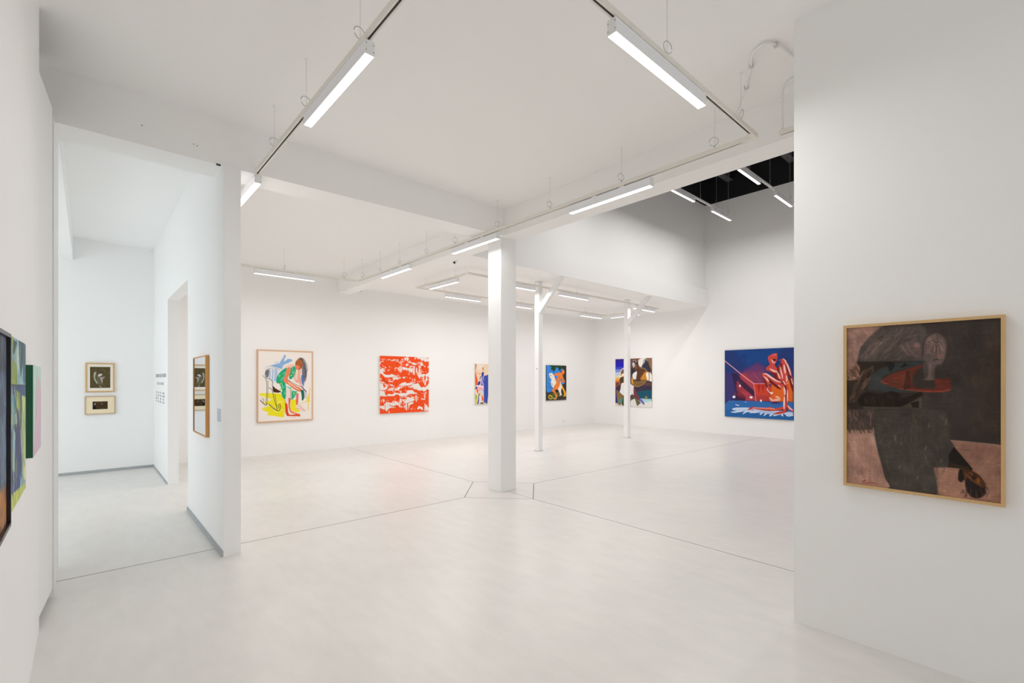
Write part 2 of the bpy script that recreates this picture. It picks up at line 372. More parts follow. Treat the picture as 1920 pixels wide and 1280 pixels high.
lamp(11.5, 1.0, HL, 0, 'added hall lamp on the unseen track, end nearest the far right wall', G3)
track(6.4, 'second added hall lighting track, unseen behind the near right wall', (6.6, -1.6, HZ), 0, [(.6, .04, .5), (3.0, .03, 1.5), (5.3, .03, 1.4)], 8.1, GH, col='white')  # another unseen track and lamps, added for more bounced light in the hall
lamp(7.35, -1.6, HL, 0, 'added hall lamp on the second unseen track, end nearest the long beam', G3)
lamp(9.6, -1.6, HL, 0, 'added hall lamp in the middle of the second unseen track', G3)
lamp(11.5, -1.6, HL, 0, 'added hall lamp on the second unseen track, end nearest the far right wall', G3)
lamp(11.50, 3.755, HL, 0, 'high hall lamp at the edge of the near right wall', G3)
# dark steel of the roof
for y, n in ((5.79, 'left'), (4.20, 'right')):
    rb = MB(); rb.box(4.4, 13.6, y - .09, y + .09, 7.15, 7.17); rb.box(4.4, 13.6, y - .006, y + .006, 7.17, 7.50); rb.box(4.4, 13.6, y - .09, y + .09, 7.50, 7.52)
    struct(rb.build('ceiling_roof_beam_%s' % n, M['roofsteel']))

# warm wall light behind the camera that tints the near left wall and the ceiling above it
sp = empty('wall_sconce', (-.22, -1.2, 2.45)); tag(sp, 'small white uplight on the left wall behind the camera', 'wall light')
MB().box(0, .02, -.05, .05, -.08, .08, .003).build('wall_plate', M['white'], sp)
m = MB(); m.tube([(.07, 0, -.07), (.07, 0, .07)], [.045, .055], 20); m.build('lamp_shade', M['white'], sp)
sd = bpy.data.lights.new('warm_bulb', 'POINT'); sd.energy = 2.6; sd.color = (1.0, .74, .48); sd.shadow_soft_size = .04
so_ = bpy.data.objects.new('warm_bulb', sd); C.objects.link(so_); so_.location = (-.15, -1.2, 2.60)
ART={}
ART['rocking']=(165,225,(241,233,226),[
('P',(128,172,220),[101,255,186,216,312,189,370,178,428,111,474,47,490,59,454,123,503,64,460,146,532,111,585,108,622,130,532,165,441,207,428,255,325,234,211,218],0.92,0),
('T',[(165,198,232),(100,150,210)],[186,216,480,54,611,128,415,248],-55,92,7.1,26,0.6,3),
('P',(226,228,236),[126,311,161,266,248,250,338,264,402,304,363,425,274,455,186,425,136,365],1,0),
('P',(105,112,120),[126,311,148,274,192,271,179,365,148,375],1,0),
('L',(140,172,212),[204,264,208,335,197,425],14.2,0.85,0),
('L',(140,172,212),[255,263,259,335,247,425],14.2,0.85,0),
('L',(140,172,212),[299,263,303,335,292,425],14.2,0.85,0),
('L',(140,172,212),[327,262,331,335,320,425],14.2,0.85,0),
('P',(190,182,176),[192,276,211,273,211,385,192,380],0.6,0),
('L',(66,52,48),[129,296,148,266,236,243,325,249,402,279],4.1,1,0),
('L',(66,52,48),[126,306,123,346,161,395,236,425],6.1,1,0),
('P',(238,230,222),[148,390,204,405,248,435,267,505,299,556,402,582,363,607,274,586,299,716,350,808,338,853,299,807,261,666,223,555,186,525,173,624,161,743,129,742,148,564],1,0),
('P',(238,226,18),[31,604,148,599,312,604,402,612,454,659,486,731,480,832,464,945,408,949,274,926,154,908,186,878,98,846,67,818,148,793,198,769,86,732,236,700,173,664,43,640],0.95,0),
('T',[(246,240,150),(228,212,10),(241,233,226)],[31,604,454,628,480,949,74,820],20,122,9.2,34,0.75,5),
('P',(238,226,18),[595,707,692,706,694,777,729,839,759,887,665,881,585,835],0.95,0),
('L',(236,205,30),[954,536,944,657,916,861],12.2,0.85,0),
('L',(236,205,30),[786,763,882,729,958,678],8.1,0.8,0),
('P',(238,212,60),[882,677,944,615,958,741,896,750],0.6,0),
('L',(66,52,48),[86,351,136,405,154,505,148,624,138,748],6.1,1,0),
('L',(66,52,48),[171,425,173,564,163,723],4.1,1,0),
('L',(66,52,48),[148,390,211,405,255,440,255,505,274,586],6.1,1,0),
('L',(66,52,48),[186,525,223,537,255,585,287,706,340,833],6.1,1,0),
('L',(66,52,48),[267,505,325,556,402,582,454,659],7.1,1,0),
('L',(66,52,48),[37,696,86,741,136,767,161,743],9.2,1,0),
('L',(66,52,48),[67,672,101,692,86,722],5.1,1,0),
('L',(66,52,48),[186,749,236,795,312,842,376,854,398,799,389,764,363,773,370,819],8.1,1,0),
('L',(66,52,48),[293,611,325,767,338,853],5.1,1,0),
('P',(72,46,36),[264,505,312,536,402,579,363,595,280,588,255,555],1,0),
('L',(150,150,152),[211,764,274,801,325,836],7.1,0.8,0),
('P',(28,168,122),[519,242,460,253,376,314,327,385,325,455,376,466,428,557,421,628,460,689,499,660,499,507,480,436,480,334],1,0),
('P',(28,168,122),[585,241,651,200,692,261,665,333,611,395,558,390],1,0),
('P',(60,190,150),[499,507,598,528,611,631,585,702,665,673,705,591,598,559],0.7,0),
('P',(28,168,122),[598,569,712,581,665,663,605,708],0.8,0),
('T',[(110,210,150),(16,130,96),(190,226,200),(70,196,160)],[480,253,338,365,428,567,480,669,506,426],-62,71,8.1,40,0.75,8),
('T',[(235,232,220),(20,140,100)],[585,241,678,240,651,364,558,385],-65,61,6.1,14,0.6,9),
('B',(170,220,30),[385,355,15,14],0.9,3),
('B',(170,220,30),[408,466,15,14],0.9,3),
('B',(170,220,30),[598,349,16,14],0.9,3),
('B',(170,220,30),[641,302,16,14],0.9,3),
('B',(170,220,30),[398,547,15,14],0.9,3),
('B',(170,220,30),[651,611,16,14],0.9,3),
('P',(242,198,172),[454,238,545,196,625,177,665,204,611,231,532,234],0.9,0),
('P',(238,134,96),[519,247,565,226,588,262,572,323,532,395,585,446,692,498,786,540,800,571,759,587,651,549,558,492,460,441,454,405,486,334],1,0),
('P',(246,196,168),[532,426,665,508,759,561,665,539,558,477],0.8,0),
('L',(60,44,40),[532,410,638,462,786,514],5.1,1,0),
('L',(120,60,40),[585,492,665,539,759,583],4.1,1,0),
('P',(240,160,128),[712,281,773,255,786,301,766,364,786,467,800,519,752,467,712,447,665,426,665,343],0.75,0),
('L',(196,84,60),[665,313,651,385,712,452],4.1,1,0),
('L',(210,100,70),[766,364,779,467,800,509],4.1,1,0),
('P',(238,228,222),[692,302,725,281,705,405,671,426],0.8,0),
('P',(180,100,50),[681,148,725,105,800,88,827,155,800,239,725,266,685,245,671,189],1,0),
('P',(236,130,90),[681,199,732,188,759,229,718,266,681,245],1,0),
('T',[(120,62,30),(214,140,60),(60,38,34),(230,120,80)],[681,148,786,89,813,156,786,229,692,199],50,51,8.1,26,0.85,4),
('P',(88,84,98),[759,94,827,98,882,175,903,280,889,384,848,442,813,384,800,260,820,166],0.75,0),
('T',[(50,40,44),(96,110,150),(140,150,180),(60,56,60)],[786,94,882,186,903,290,868,426,807,384,813,187],82,122,5.1,34,0.8,6),
('L',(40,34,36),[732,100,786,84,854,115,910,206,916,280],4.1,0.8,0),
('L',(40,34,36),[800,156,868,238,885,363],4.1,0.8,0),
('L',(40,34,36),[882,332,875,426,841,457],4.1,0.8,0),
('P',(80,110,180),[793,333,841,384,841,509,807,478,786,426],0.85,0),
('L',(84,60,120),[800,509,841,551,885,588],14.2,1,0),
('P',(205,196,214),[848,593,903,594,896,677,861,687,841,645],0.8,0),
('P',(28,110,90),[786,561,841,572,848,676,820,717,800,706,800,634],1,0),
('L',(30,30,34),[779,561,800,634,816,707],5.1,1,0),
('P',(240,214,200),[506,568,585,538,591,651,572,733,585,835,665,889,585,927,519,915,493,751],0.7,0),
('P',(222,66,34),[490,751,526,772,539,875,572,922,705,916,766,929,762,950,611,941,519,935,493,873],1,0),
('P',(230,92,56),[548,671,585,702,574,794,598,861,692,900,766,918,752,938,665,910,585,881,548,803],0.85,0),
('L',(110,40,30),[480,669,488,771,495,883,532,925],4.1,1,0),
('L',(110,40,30),[585,549,588,651,569,722],4.1,1,0),
('L',(222,66,34),[532,936,665,938,759,948],6.1,1,0),
('L',(236,150,130),[585,953,681,962],5.1,1,0),
('P',(232,90,86),[698,622,735,612,732,695,725,777,694,782,689,704],0.9,0),
('P',(244,214,206),[692,782,759,778,868,859,854,880,759,851,685,838],0.8,0),
('L',(222,110,110),[685,833,759,845,868,880],4.1,1,0),
('L',(222,110,110),[752,778,800,831,868,864],4.1,1,0),
('T',[(20,150,120),(241,233,226)],[598,569,712,586,665,673,605,703],-60,61,6.1,16,0.7,11)
])
ART['fold']=(110,150,(238,212,184),[
('Q',(238,222,206),[51,5,270,5,270,76,209,133,111,153,55,132],1,0),
('Q',(206,128,84),[2,2,51,2,47,94,14,179,0,169],0.9,0),
('Q',(228,150,96),[10,170,87,227,192,237,192,280,119,265,47,222],0.55,0),
('Q',(190,120,80),[217,109,270,67,270,181,233,152],0.8,0),
('Q',(238,90,38),[2,181,16,193,97,449,47,533,10,556,2,433],1,0),
('Q',(244,204,190),[18,188,31,207,110,445,97,449],1,0),
('Q',(40,56,150),[205,233,233,204,274,202,274,362,250,438,209,323,168,351,156,408,142,369,156,327,205,309],1,0),
('Q',(168,156,226),[225,323,270,286,274,562,184,531,209,475,168,531,176,436,205,361],1,0),
('Q',(40,56,150),[210,323,233,399,272,486,272,438,241,380,225,314],1,0),
('Q',(40,56,150),[59,524,127,426,168,436,160,493,127,535],1,0),
('Q',(40,56,150),[183,531,205,475,229,544],1,0),
('Q',(246,236,240),[47,524,274,552,274,576,55,557],1,0),
('Q',(40,56,150),[5,603,47,547,75,600,6,633],1,0),
('Q',(238,90,38),[39,622,75,605,101,690,79,742],1,0),
('Q',(240,176,190),[63,557,192,570,192,627,135,677,99,662],1,0),
('Q',(246,198,204),[184,569,274,572,274,667,192,603],1,0),
('L',(190,40,60),[188,606,233,647,270,678],7.6,1,0),
('Q',(214,214,226),[111,691,192,627,274,695,274,791,217,751,127,719],1,0),
('Q',(160,196,40),[5,744,71,784,79,850,14,923,2,923],1,0),
('Q',(214,200,120),[5,923,71,812,79,992,5,998],1,0),
('Q',(40,56,150),[119,719,145,758,123,805,123,909,107,993,71,992,95,898,107,795],1,0),
('Q',(226,226,232),[127,805,192,788,205,931,168,977,119,994],1,0),
('Q',(238,84,40),[205,817,221,765,262,876,266,914,213,912],1,0),
('Q',(110,110,70),[127,994,200,950,270,962,270,1000],1,0),
('Q',(240,180,60),[148,720,168,711,172,768,152,772],0.8,0),
('Q',(60,80,170),[274,305,414,268,448,576,381,995,274,953],1,0),
('Q',(238,110,60),[448,96,923,391,666,1007,448,768],1,0),
('Q',(240,206,180),[666,48,975,49,975,588],1,0)
])
ART['rider']=(150,180,(64,56,50),[
('P',(52,138,226),[5,0,262,4,485,35,844,77,746,174,574,280,480,385,702,429,888,472,886,535,736,554,532,573,293,733,150,760,8,718],1,0),
('T',[(110,170,240),(30,110,210),(150,190,245)],[15,258,315,280,293,712,25,708],8,93,16.6,40,0.6,2),
('T',[(20,100,205),(90,160,236)],[15,11,318,25,483,185,169,206,15,216],60,73,16.6,24,0.5,3),
('P',(36,66,30),[161,4,750,1,826,44,748,99,633,153,578,78,485,46,447,110,344,195,298,142,206,121,244,57],1,0),
('T',[(24,46,20),(60,110,36),(30,80,30)],[225,9,808,6,710,110,485,57,335,153,243,111],40,41,14.5,40,0.8,5),
('P',(50,44,40),[808,1,1000,0,1001,888,874,886,810,576,905,514,914,260,821,185],1,0),
('T',[(70,66,56),(36,32,30)],[827,6,1000,5,997,578,903,577],80,124,12.4,24,0.6,7),
('P',(30,30,34),[708,163,785,142,745,217,688,206],1,0),
('P',(28,60,50),[741,355,816,345,852,409,776,429],1,0),
('P',(90,92,50),[61,849,311,793,656,759,728,842,489,918,256,932],1,0),
('T',[(120,116,70),(60,66,36)],[79,849,656,769,709,842,309,924],-15,62,9.3,26,0.7,8),
('P',(40,30,26),[465,715,621,708,656,769,492,766],1,0),
('P',(240,232,220),[129,222,197,229,261,214,316,259,388,322,442,427,514,510,421,592,330,642,240,569,214,487,241,404,191,383,142,310],1,0),
('P',(240,232,220),[663,470,736,534,790,597,731,709,729,781,765,843,727,867,635,876,673,831,620,759,548,676,493,695,402,684],1,0),
('T',[(224,214,206),(250,246,240)],[261,259,442,468,330,611,241,487],70,93,14.5,20,0.6,9),
('L',(90,90,96),[151,342,191,389,227,363],14.5,0.8,0),
('B',(40,30,30),[193,292,18,17],1,4),
('B',(60,50,46),[151,218,16,10],1,4),
('P',(238,130,58),[343,264,482,227,595,201,717,206,785,142,843,112,889,153,906,223,839,244,818,281,854,366,917,441,916,488,737,490,627,439,552,469,514,510,442,427,498,385,537,301,370,296],1,0),
('P',(238,130,58),[478,510,571,469,672,491,661,574,585,656,493,695,402,704,473,797,544,869,525,918,453,907,400,805,293,753,266,717,330,642],1,0),
('P',(52,140,226),[398,317,574,286,517,364,442,406],1,0),
('P',(52,130,200),[683,408,740,387,852,430,701,439],1,0),
('T',[(250,160,90),(220,104,44),(250,150,60)],[575,227,782,238,815,408,589,470,516,427],60,83,14.5,34,0.6,12),
('T',[(250,160,80),(216,96,40)],[478,510,663,491,622,636,311,733,436,856],-50,83,14.5,30,0.6,13),
('L',(150,70,40),[772,260,835,345,889,451],8.3,0.7,0),
('L',(190,110,120),[627,449,775,471,907,478],12.4,0.7,0),
('L',(150,60,30),[339,642,477,520,515,479],6.2,0.6,0),
('P',(236,170,120),[794,142,842,115,899,153,889,206],0.6,0),
('P',(246,180,32),[736,554,809,597,899,702,971,785,971,893,837,890,876,845,860,763,788,679],1,0),
('L',(200,130,20),[790,617,897,763,902,876],8.3,0.6,0),
('L',(226,200,60),[123,870,185,856,274,903,256,947,149,945,111,904,128,870],26.9,1,0),
('P',(220,180,90),[309,924,435,936,490,888,507,938,434,981,345,959],1,0),
('T',[(150,140,60),(90,80,40)],[489,908,967,898,982,989,524,988],-8,41,6.2,22,0.6,14),
('L',(40,60,60),[105,557,123,649],8.3,1,0),
('L',(90,110,40),[222,549,259,518,313,560,186,609,312,662],7.3,0.8,0)
])
ART['bronze']=(170,190,(96,68,54),[
('P',(44,34,150),[0,-22,396,-13,394,979,0,991],0.9,18),
('P',(40,30,190),[0,56,396,63,394,979,0,991],0.9,18),
('P',(60,70,205),[0,164,396,169,394,979,0,991],0.9,18),
('P',(130,150,225),[0,218,396,222,394,979,0,991],0.9,18),
('P',(205,215,235),[0,283,395,285,394,979,0,991],0.9,18),
('P',(240,225,200),[0,358,395,359,394,979,0,991],0.9,18),
('P',(240,180,90),[0,401,395,401,394,979,0,991],0.9,18),
('P',(226,120,50),[0,455,395,454,394,979,0,991],0.9,18),
('P',(110,60,70),[0,498,395,496,394,979,0,991],0.9,18),
('P',(60,40,110),[0,606,395,601,394,979,0,991],0.9,18),
('P',(60,40,170),[0,756,394,748,394,979,0,991],0.9,18),
('P',(44,34,130),[0,820,394,811,394,979,0,991],0.9,18),
('P',(226,200,190),[0,938,222,963,222,1005,0,1002],1,0),
('P',(250,228,190),[143,380,136,284,179,220,252,199,252,390,165,390],0.9,0),
('P',(120,92,84),[162,369,162,273,209,225,252,231,252,305,194,316],1,0),
('P',(86,60,40),[99,540,136,412,252,369,367,412,366,601,165,668,62,626],1,0),
('P',(70,48,36),[62,594,165,540,165,668,77,658],1,0),
('P',(200,150,60),[114,497,135,455,135,551,106,572],0.8,0),
('P',(232,232,236),[150,646,168,540,223,507,452,537,465,757,222,773,128,711],1,0),
('P',(140,110,60),[33,670,106,700,222,783,222,921,121,988,62,925],1,0),
('P',(60,150,140),[77,882,222,815,222,931,121,977],0.7,0),
('P',(70,50,40),[222,783,394,759,394,968,193,985],1,0),
('P',(120,82,64),[456,-1,649,0,635,99,621,182,455,201],1,0),
('P',(236,228,214),[649,36,718,4,841,4,881,82,786,184,676,172,642,109],1,6),
('P',(110,130,170),[787,29,848,19,813,143,731,194],0.7,10),
('P',(52,50,62),[834,14,908,124,961,288,731,183,814,91],1,5),
('P',(150,110,84),[882,5,1000,2,999,247,948,186],0.9,8),
('P',(40,48,58),[455,180,565,265,466,359,455,359],1,0),
('P',(234,230,228),[480,359,509,307,593,270,648,307,592,422,508,432],1,4),
('P',(92,60,40),[593,213,676,183,813,215,881,267,907,360,893,452,785,452,592,432,606,307],1,0),
('P',(214,140,50),[717,390,813,287,887,277,907,452,839,452,703,442],0.9,10),
('P',(250,238,220),[840,329,907,288,988,339,987,482,893,472],1,5),
('L',(70,70,80),[921,288,927,390,920,472],14.6,1,0),
('L',(220,220,226),[961,288,974,370,947,462],6.3,1,0),
('L',(236,220,206),[676,198,786,210,867,252],5.2,1,0),
('P',(66,48,44),[467,96,537,39,607,56,635,119,621,171,565,223,509,202,474,159],1,0),
('P',(216,218,224),[474,117,509,76,551,108,537,181,509,191],0.9,0),
('L',(220,220,226),[495,54,551,40,593,67,551,87],7.3,1,0),
('L',(30,28,36),[523,92,593,108,628,130],8.4,1,0),
('P',(150,90,50),[551,129,607,119,593,213,558,213],0.9,0),
('P',(60,52,74),[592,453,987,482,993,655,591,703,536,620],1,8),
('P',(110,72,58),[647,494,987,492,986,574,675,556],0.7,10),
('P',(22,84,104),[591,703,993,655,992,848,701,835,591,786],1,16),
('P',(170,214,220),[701,830,992,833,991,899,783,915],1,18),
('P',(226,224,218),[454,862,563,838,810,904,995,879,1000,998,453,1003],1,5),
('P',(122,92,50),[455,411,536,453,647,474,812,437,866,473,702,577,564,599,466,548],1,0),
('L',(200,170,120),[480,495,592,578,702,566,839,483],6.3,1,0),
('P',(226,160,60),[455,390,494,432,508,537,454,516],0.9,0),
('L',(180,150,90),[536,505,675,505,812,452],5.2,1,0),
('P',(230,226,226),[454,558,522,579,535,704,507,767,454,684],1,0),
('P',(120,60,70),[522,579,591,703,701,835,783,915,646,867,521,767],1,0),
('P',(110,110,220),[674,836,715,845,796,915,799,956,728,917],1,0),
('P',(96,96,60),[507,777,715,917,607,993,563,870],0.95,0),
('L',(30,20,30),[729,855,796,951],8.4,1,0),
('P',(60,76,100),[454,872,507,809,535,787,535,839],1,0),
('B',(200,130,60),[851,806,38,41],0.8,1.5)
])
ART['crouch']=(230,225,(22,58,124),[
('Q',(34,50,110),[0,0,868,0,867,484,2,578],0.6,60),
('Q',(16,70,140),[135,3,729,-1,649,213,313,257],0.8,60),
('Q',(70,50,110),[7,354,313,276,434,190,551,298,649,374,861,300,860,742,8,780],0.75,50),
('Q',(110,56,110),[261,315,434,200,534,259,501,489,279,512],0.8,40),
('Q',(150,60,84),[270,335,534,317,551,508,365,491],0.6,40),
('Q',(168,52,60),[208,355,270,335,400,491,417,752,191,752,136,674],0.8,14),
('Q',(196,70,80),[163,474,252,355,400,501,415,742,288,748],0.55,16),
('Q',(204,66,44),[391,499,567,498,608,564,608,743,425,751],1,6),
('Q',(226,100,30),[608,488,866,429,865,746,600,758],1,20),
('Q',(196,52,30),[400,510,567,508,567,555,417,568],0.6,10),
('Q',(176,40,34),[434,510,476,509,455,654],1,0),
('Q',(176,40,34),[489,509,530,508,505,638],1,0),
('Q',(160,50,60),[400,665,592,668,592,744,417,752],0.6,10),
('Q',(44,26,64),[90,344,172,355,226,434,287,493,400,607,400,694,261,572,172,454,154,534,172,613,199,613,173,673,244,671,288,699,279,748,137,754,155,664,136,515],0.85,10),
('Q',(130,36,54),[164,663,181,613,261,660,288,728,190,702],0.7,8),
('Q',(150,44,60),[167,464,261,572,296,630,181,593,154,524],0.6,8),
('B',(12,50,110),[265,127,53,79],0.6,1.2),
('B',(24,84,150),[253,157,10,26],0.7,2),
('B',(24,84,150),[289,148,10,25],0.7,2),
('L',(240,150,158),[2,159,135,279,261,394,387,499],10.6,1,0),
('L',(250,190,190),[2,156,261,391,387,496],4.8,1,0),
('L',(240,150,158),[387,499,551,498,815,490],8.7,1,0),
('L',(240,150,158),[387,499,404,627,419,752],7.7,1,0),
('L',(220,80,90),[374,331,476,482],3.9,1,0),
('Q',(46,106,176),[3,820,59,761,226,752,592,758,866,752,866,1000,0,1000],1,0),
('Q',(30,94,160),[3,891,866,906,866,1000,0,1000],0.7,20),
('Q',(90,140,210),[9,820,59,761,226,752,55,770,9,830],0.8,0),
('Q',(40,40,110),[592,758,728,757,712,781,616,785],0.6,10),
('Q',(190,208,240),[105,875,164,857,270,851,366,851,484,864,728,878,865,888,865,938,791,938,775,912,744,918,755,948,736,950,720,923,672,937,640,953,632,944,652,918,616,927,608,960,584,957,592,928,559,926,522,959,514,952,534,918,493,920,476,945,461,942,476,912,392,927,349,925,314,912,253,947,244,941,279,909,227,918,137,938,92,931,96,921,173,909,110,895],1,0),
('L',(236,240,250),[110,880,173,866,314,856],8.7,1,0),
('L',(236,240,250),[92,928,173,919,227,898],8.7,1,0),
('L',(236,240,250),[249,944,288,912,332,901],8.7,1,0),
('L',(236,240,250),[476,943,501,915],8.7,1,0),
('L',(236,240,250),[518,957,547,919],8.7,1,0),
('L',(236,240,250),[592,954,632,926],8.7,1,0),
('L',(236,240,250),[640,949,704,928,728,915],8.7,1,0),
('L',(236,240,250),[728,906,748,946],8.7,1,0),
('L',(236,240,250),[775,916,806,945,864,929],8.7,1,0),
('L',(236,240,250),[349,928,383,908,434,915],8.7,1,0),
('Q',(150,170,220),[434,891,608,904,728,896,648,920,484,907],0.8,6),
('B',(240,240,246),[208,535,10,18],1,8),
('B',(240,240,246),[129,700,18,18],1,8),
('B',(240,240,246),[356,699,18,16],1,8),
('B',(240,240,246),[481,744,10,17],1,8),
('B',(240,240,246),[285,772,5,6],1,8),
('L',(236,240,250),[153,811,177,822,195,823],10.6,1,0),
('P',(206,72,62),[569,118,625,80,677,75,680,138,673,185,649,232,681,280,721,205,729,177,697,177,745,151,776,169,815,244,846,346,854,411,866,457,865,613,846,558,830,429,807,355,799,430,791,504,815,559,811,652,799,744,822,817,865,860,865,883,806,845,787,823,783,874,752,886,744,830,768,653,744,542,713,552,649,506,567,412,600,488,575,507,592,640,624,620,632,648,608,658,592,640,551,508,497,394,505,355,551,355,624,412,649,412,608,346,551,307,547,274,592,227,576,183],1,0),
('P',(112,26,20),[501,389,518,413,559,508,567,565,593,642,580,650,547,546,518,461],1,0),
('P',(112,26,20),[567,412,633,478,713,552,721,580,681,562,616,507,592,488],1,0),
('P',(112,26,20),[803,309,838,383,866,466,865,613,842,549,823,466],1,0),
('P',(112,26,20),[713,224,737,215,741,299,744,430,729,374,717,318],1,0),
('P',(112,26,20),[764,523,790,541,793,652,783,800,772,653],1,0),
('P',(112,26,20),[567,298,608,346,649,431,697,468,760,514,744,467,689,430,673,355,633,346],1,0),
('P',(112,26,20),[677,280,697,252,709,355,717,430,697,393],1,0),
('P',(60,16,30),[625,148,669,157,665,185,633,175],1,0),
('P',(112,26,20),[776,216,807,300,815,374,799,355,784,281],1,0),
('P',(112,26,20),[752,886,787,874,787,823,806,845,791,892,664,928,640,920],0.9,0),
('P',(112,26,20),[434,871,567,873,744,840,752,867,584,886],1,0),
('L',(246,196,190),[505,360,551,365,608,412,673,459,729,477],25.1,1,1),
('L',(246,196,190),[514,393,559,441,575,469],21.2,1,1),
('L',(246,196,190),[559,555,567,593,596,640],12.5,1,1),
('L',(246,196,190),[761,234,768,299,776,355],23.1,1,1),
('L',(246,196,190),[784,383,795,430,788,467],19.3,1,1),
('L',(246,196,190),[721,262,725,318,737,374,744,430],17.4,1,1),
('L',(246,196,190),[768,178,800,244,823,318,838,383],19.3,1,1),
('L',(246,196,190),[592,289,633,317,681,336],25.1,1,1),
('L',(246,196,190),[689,355,713,421],17.4,1,1),
('L',(246,196,190),[760,542,768,597,772,653],23.1,1,1),
('L',(246,196,190),[768,672,764,746,760,848],23.1,1,1),
('L',(246,196,190),[799,578,800,652,799,744],15.4,1,1),
('L',(246,196,190),[806,799,830,835,860,856],19.3,1,1),
('L',(246,196,190),[608,160,625,184,633,213],13.5,1,1),
('L',(246,196,190),[653,185,649,213],7.7,1,1),
('L',(246,196,190),[753,154,784,188],11.6,1,1),
('L',(246,196,190),[697,524,717,543],15.4,1,1),
('L',(246,196,190),[846,429,861,503],11.6,1,1),
('L',(246,196,190),[752,467,776,504],15.4,1,1),
('P',(206,72,62),[580,126,617,94,669,81,669,129,633,147,600,155],1,0),
('P',(226,110,104),[600,103,649,81,673,82,669,105],0.9,0),
('P',(112,26,20),[575,688,592,725,648,779,681,750,632,742,608,706],0.8,0),
('P',(236,170,160),[580,688,608,701,632,723,673,712,697,721,673,741,624,750,596,734],1,0),
('P',(246,206,200),[592,621,624,615,631,634,616,649,598,644],1,0),
('L',(250,214,208),[657,676,681,703,681,736],6.8,1,0),
('L',(250,214,208),[669,673,697,697,698,735],6.8,1,0),
('L',(250,214,208),[685,676,712,702,708,730],6.8,1,0),
('L',(250,214,208),[653,713,673,731],6.8,1,0),
('P',(208,76,60),[314,883,366,832,400,844,484,840,567,840,600,824,648,845,744,821,752,848,648,878,534,875,434,871,383,860,349,881],1,0),
('L',(246,196,190),[383,845,484,849,567,849,648,854],7.7,1,0),
('L',(150,30,60),[314,883,366,846,400,835],8.7,1,0),
('L',(190,40,60),[366,890,392,869],7.7,1,0),
('P',(200,60,44),[648,920,696,889,783,879,775,898,696,926],1,0)
])
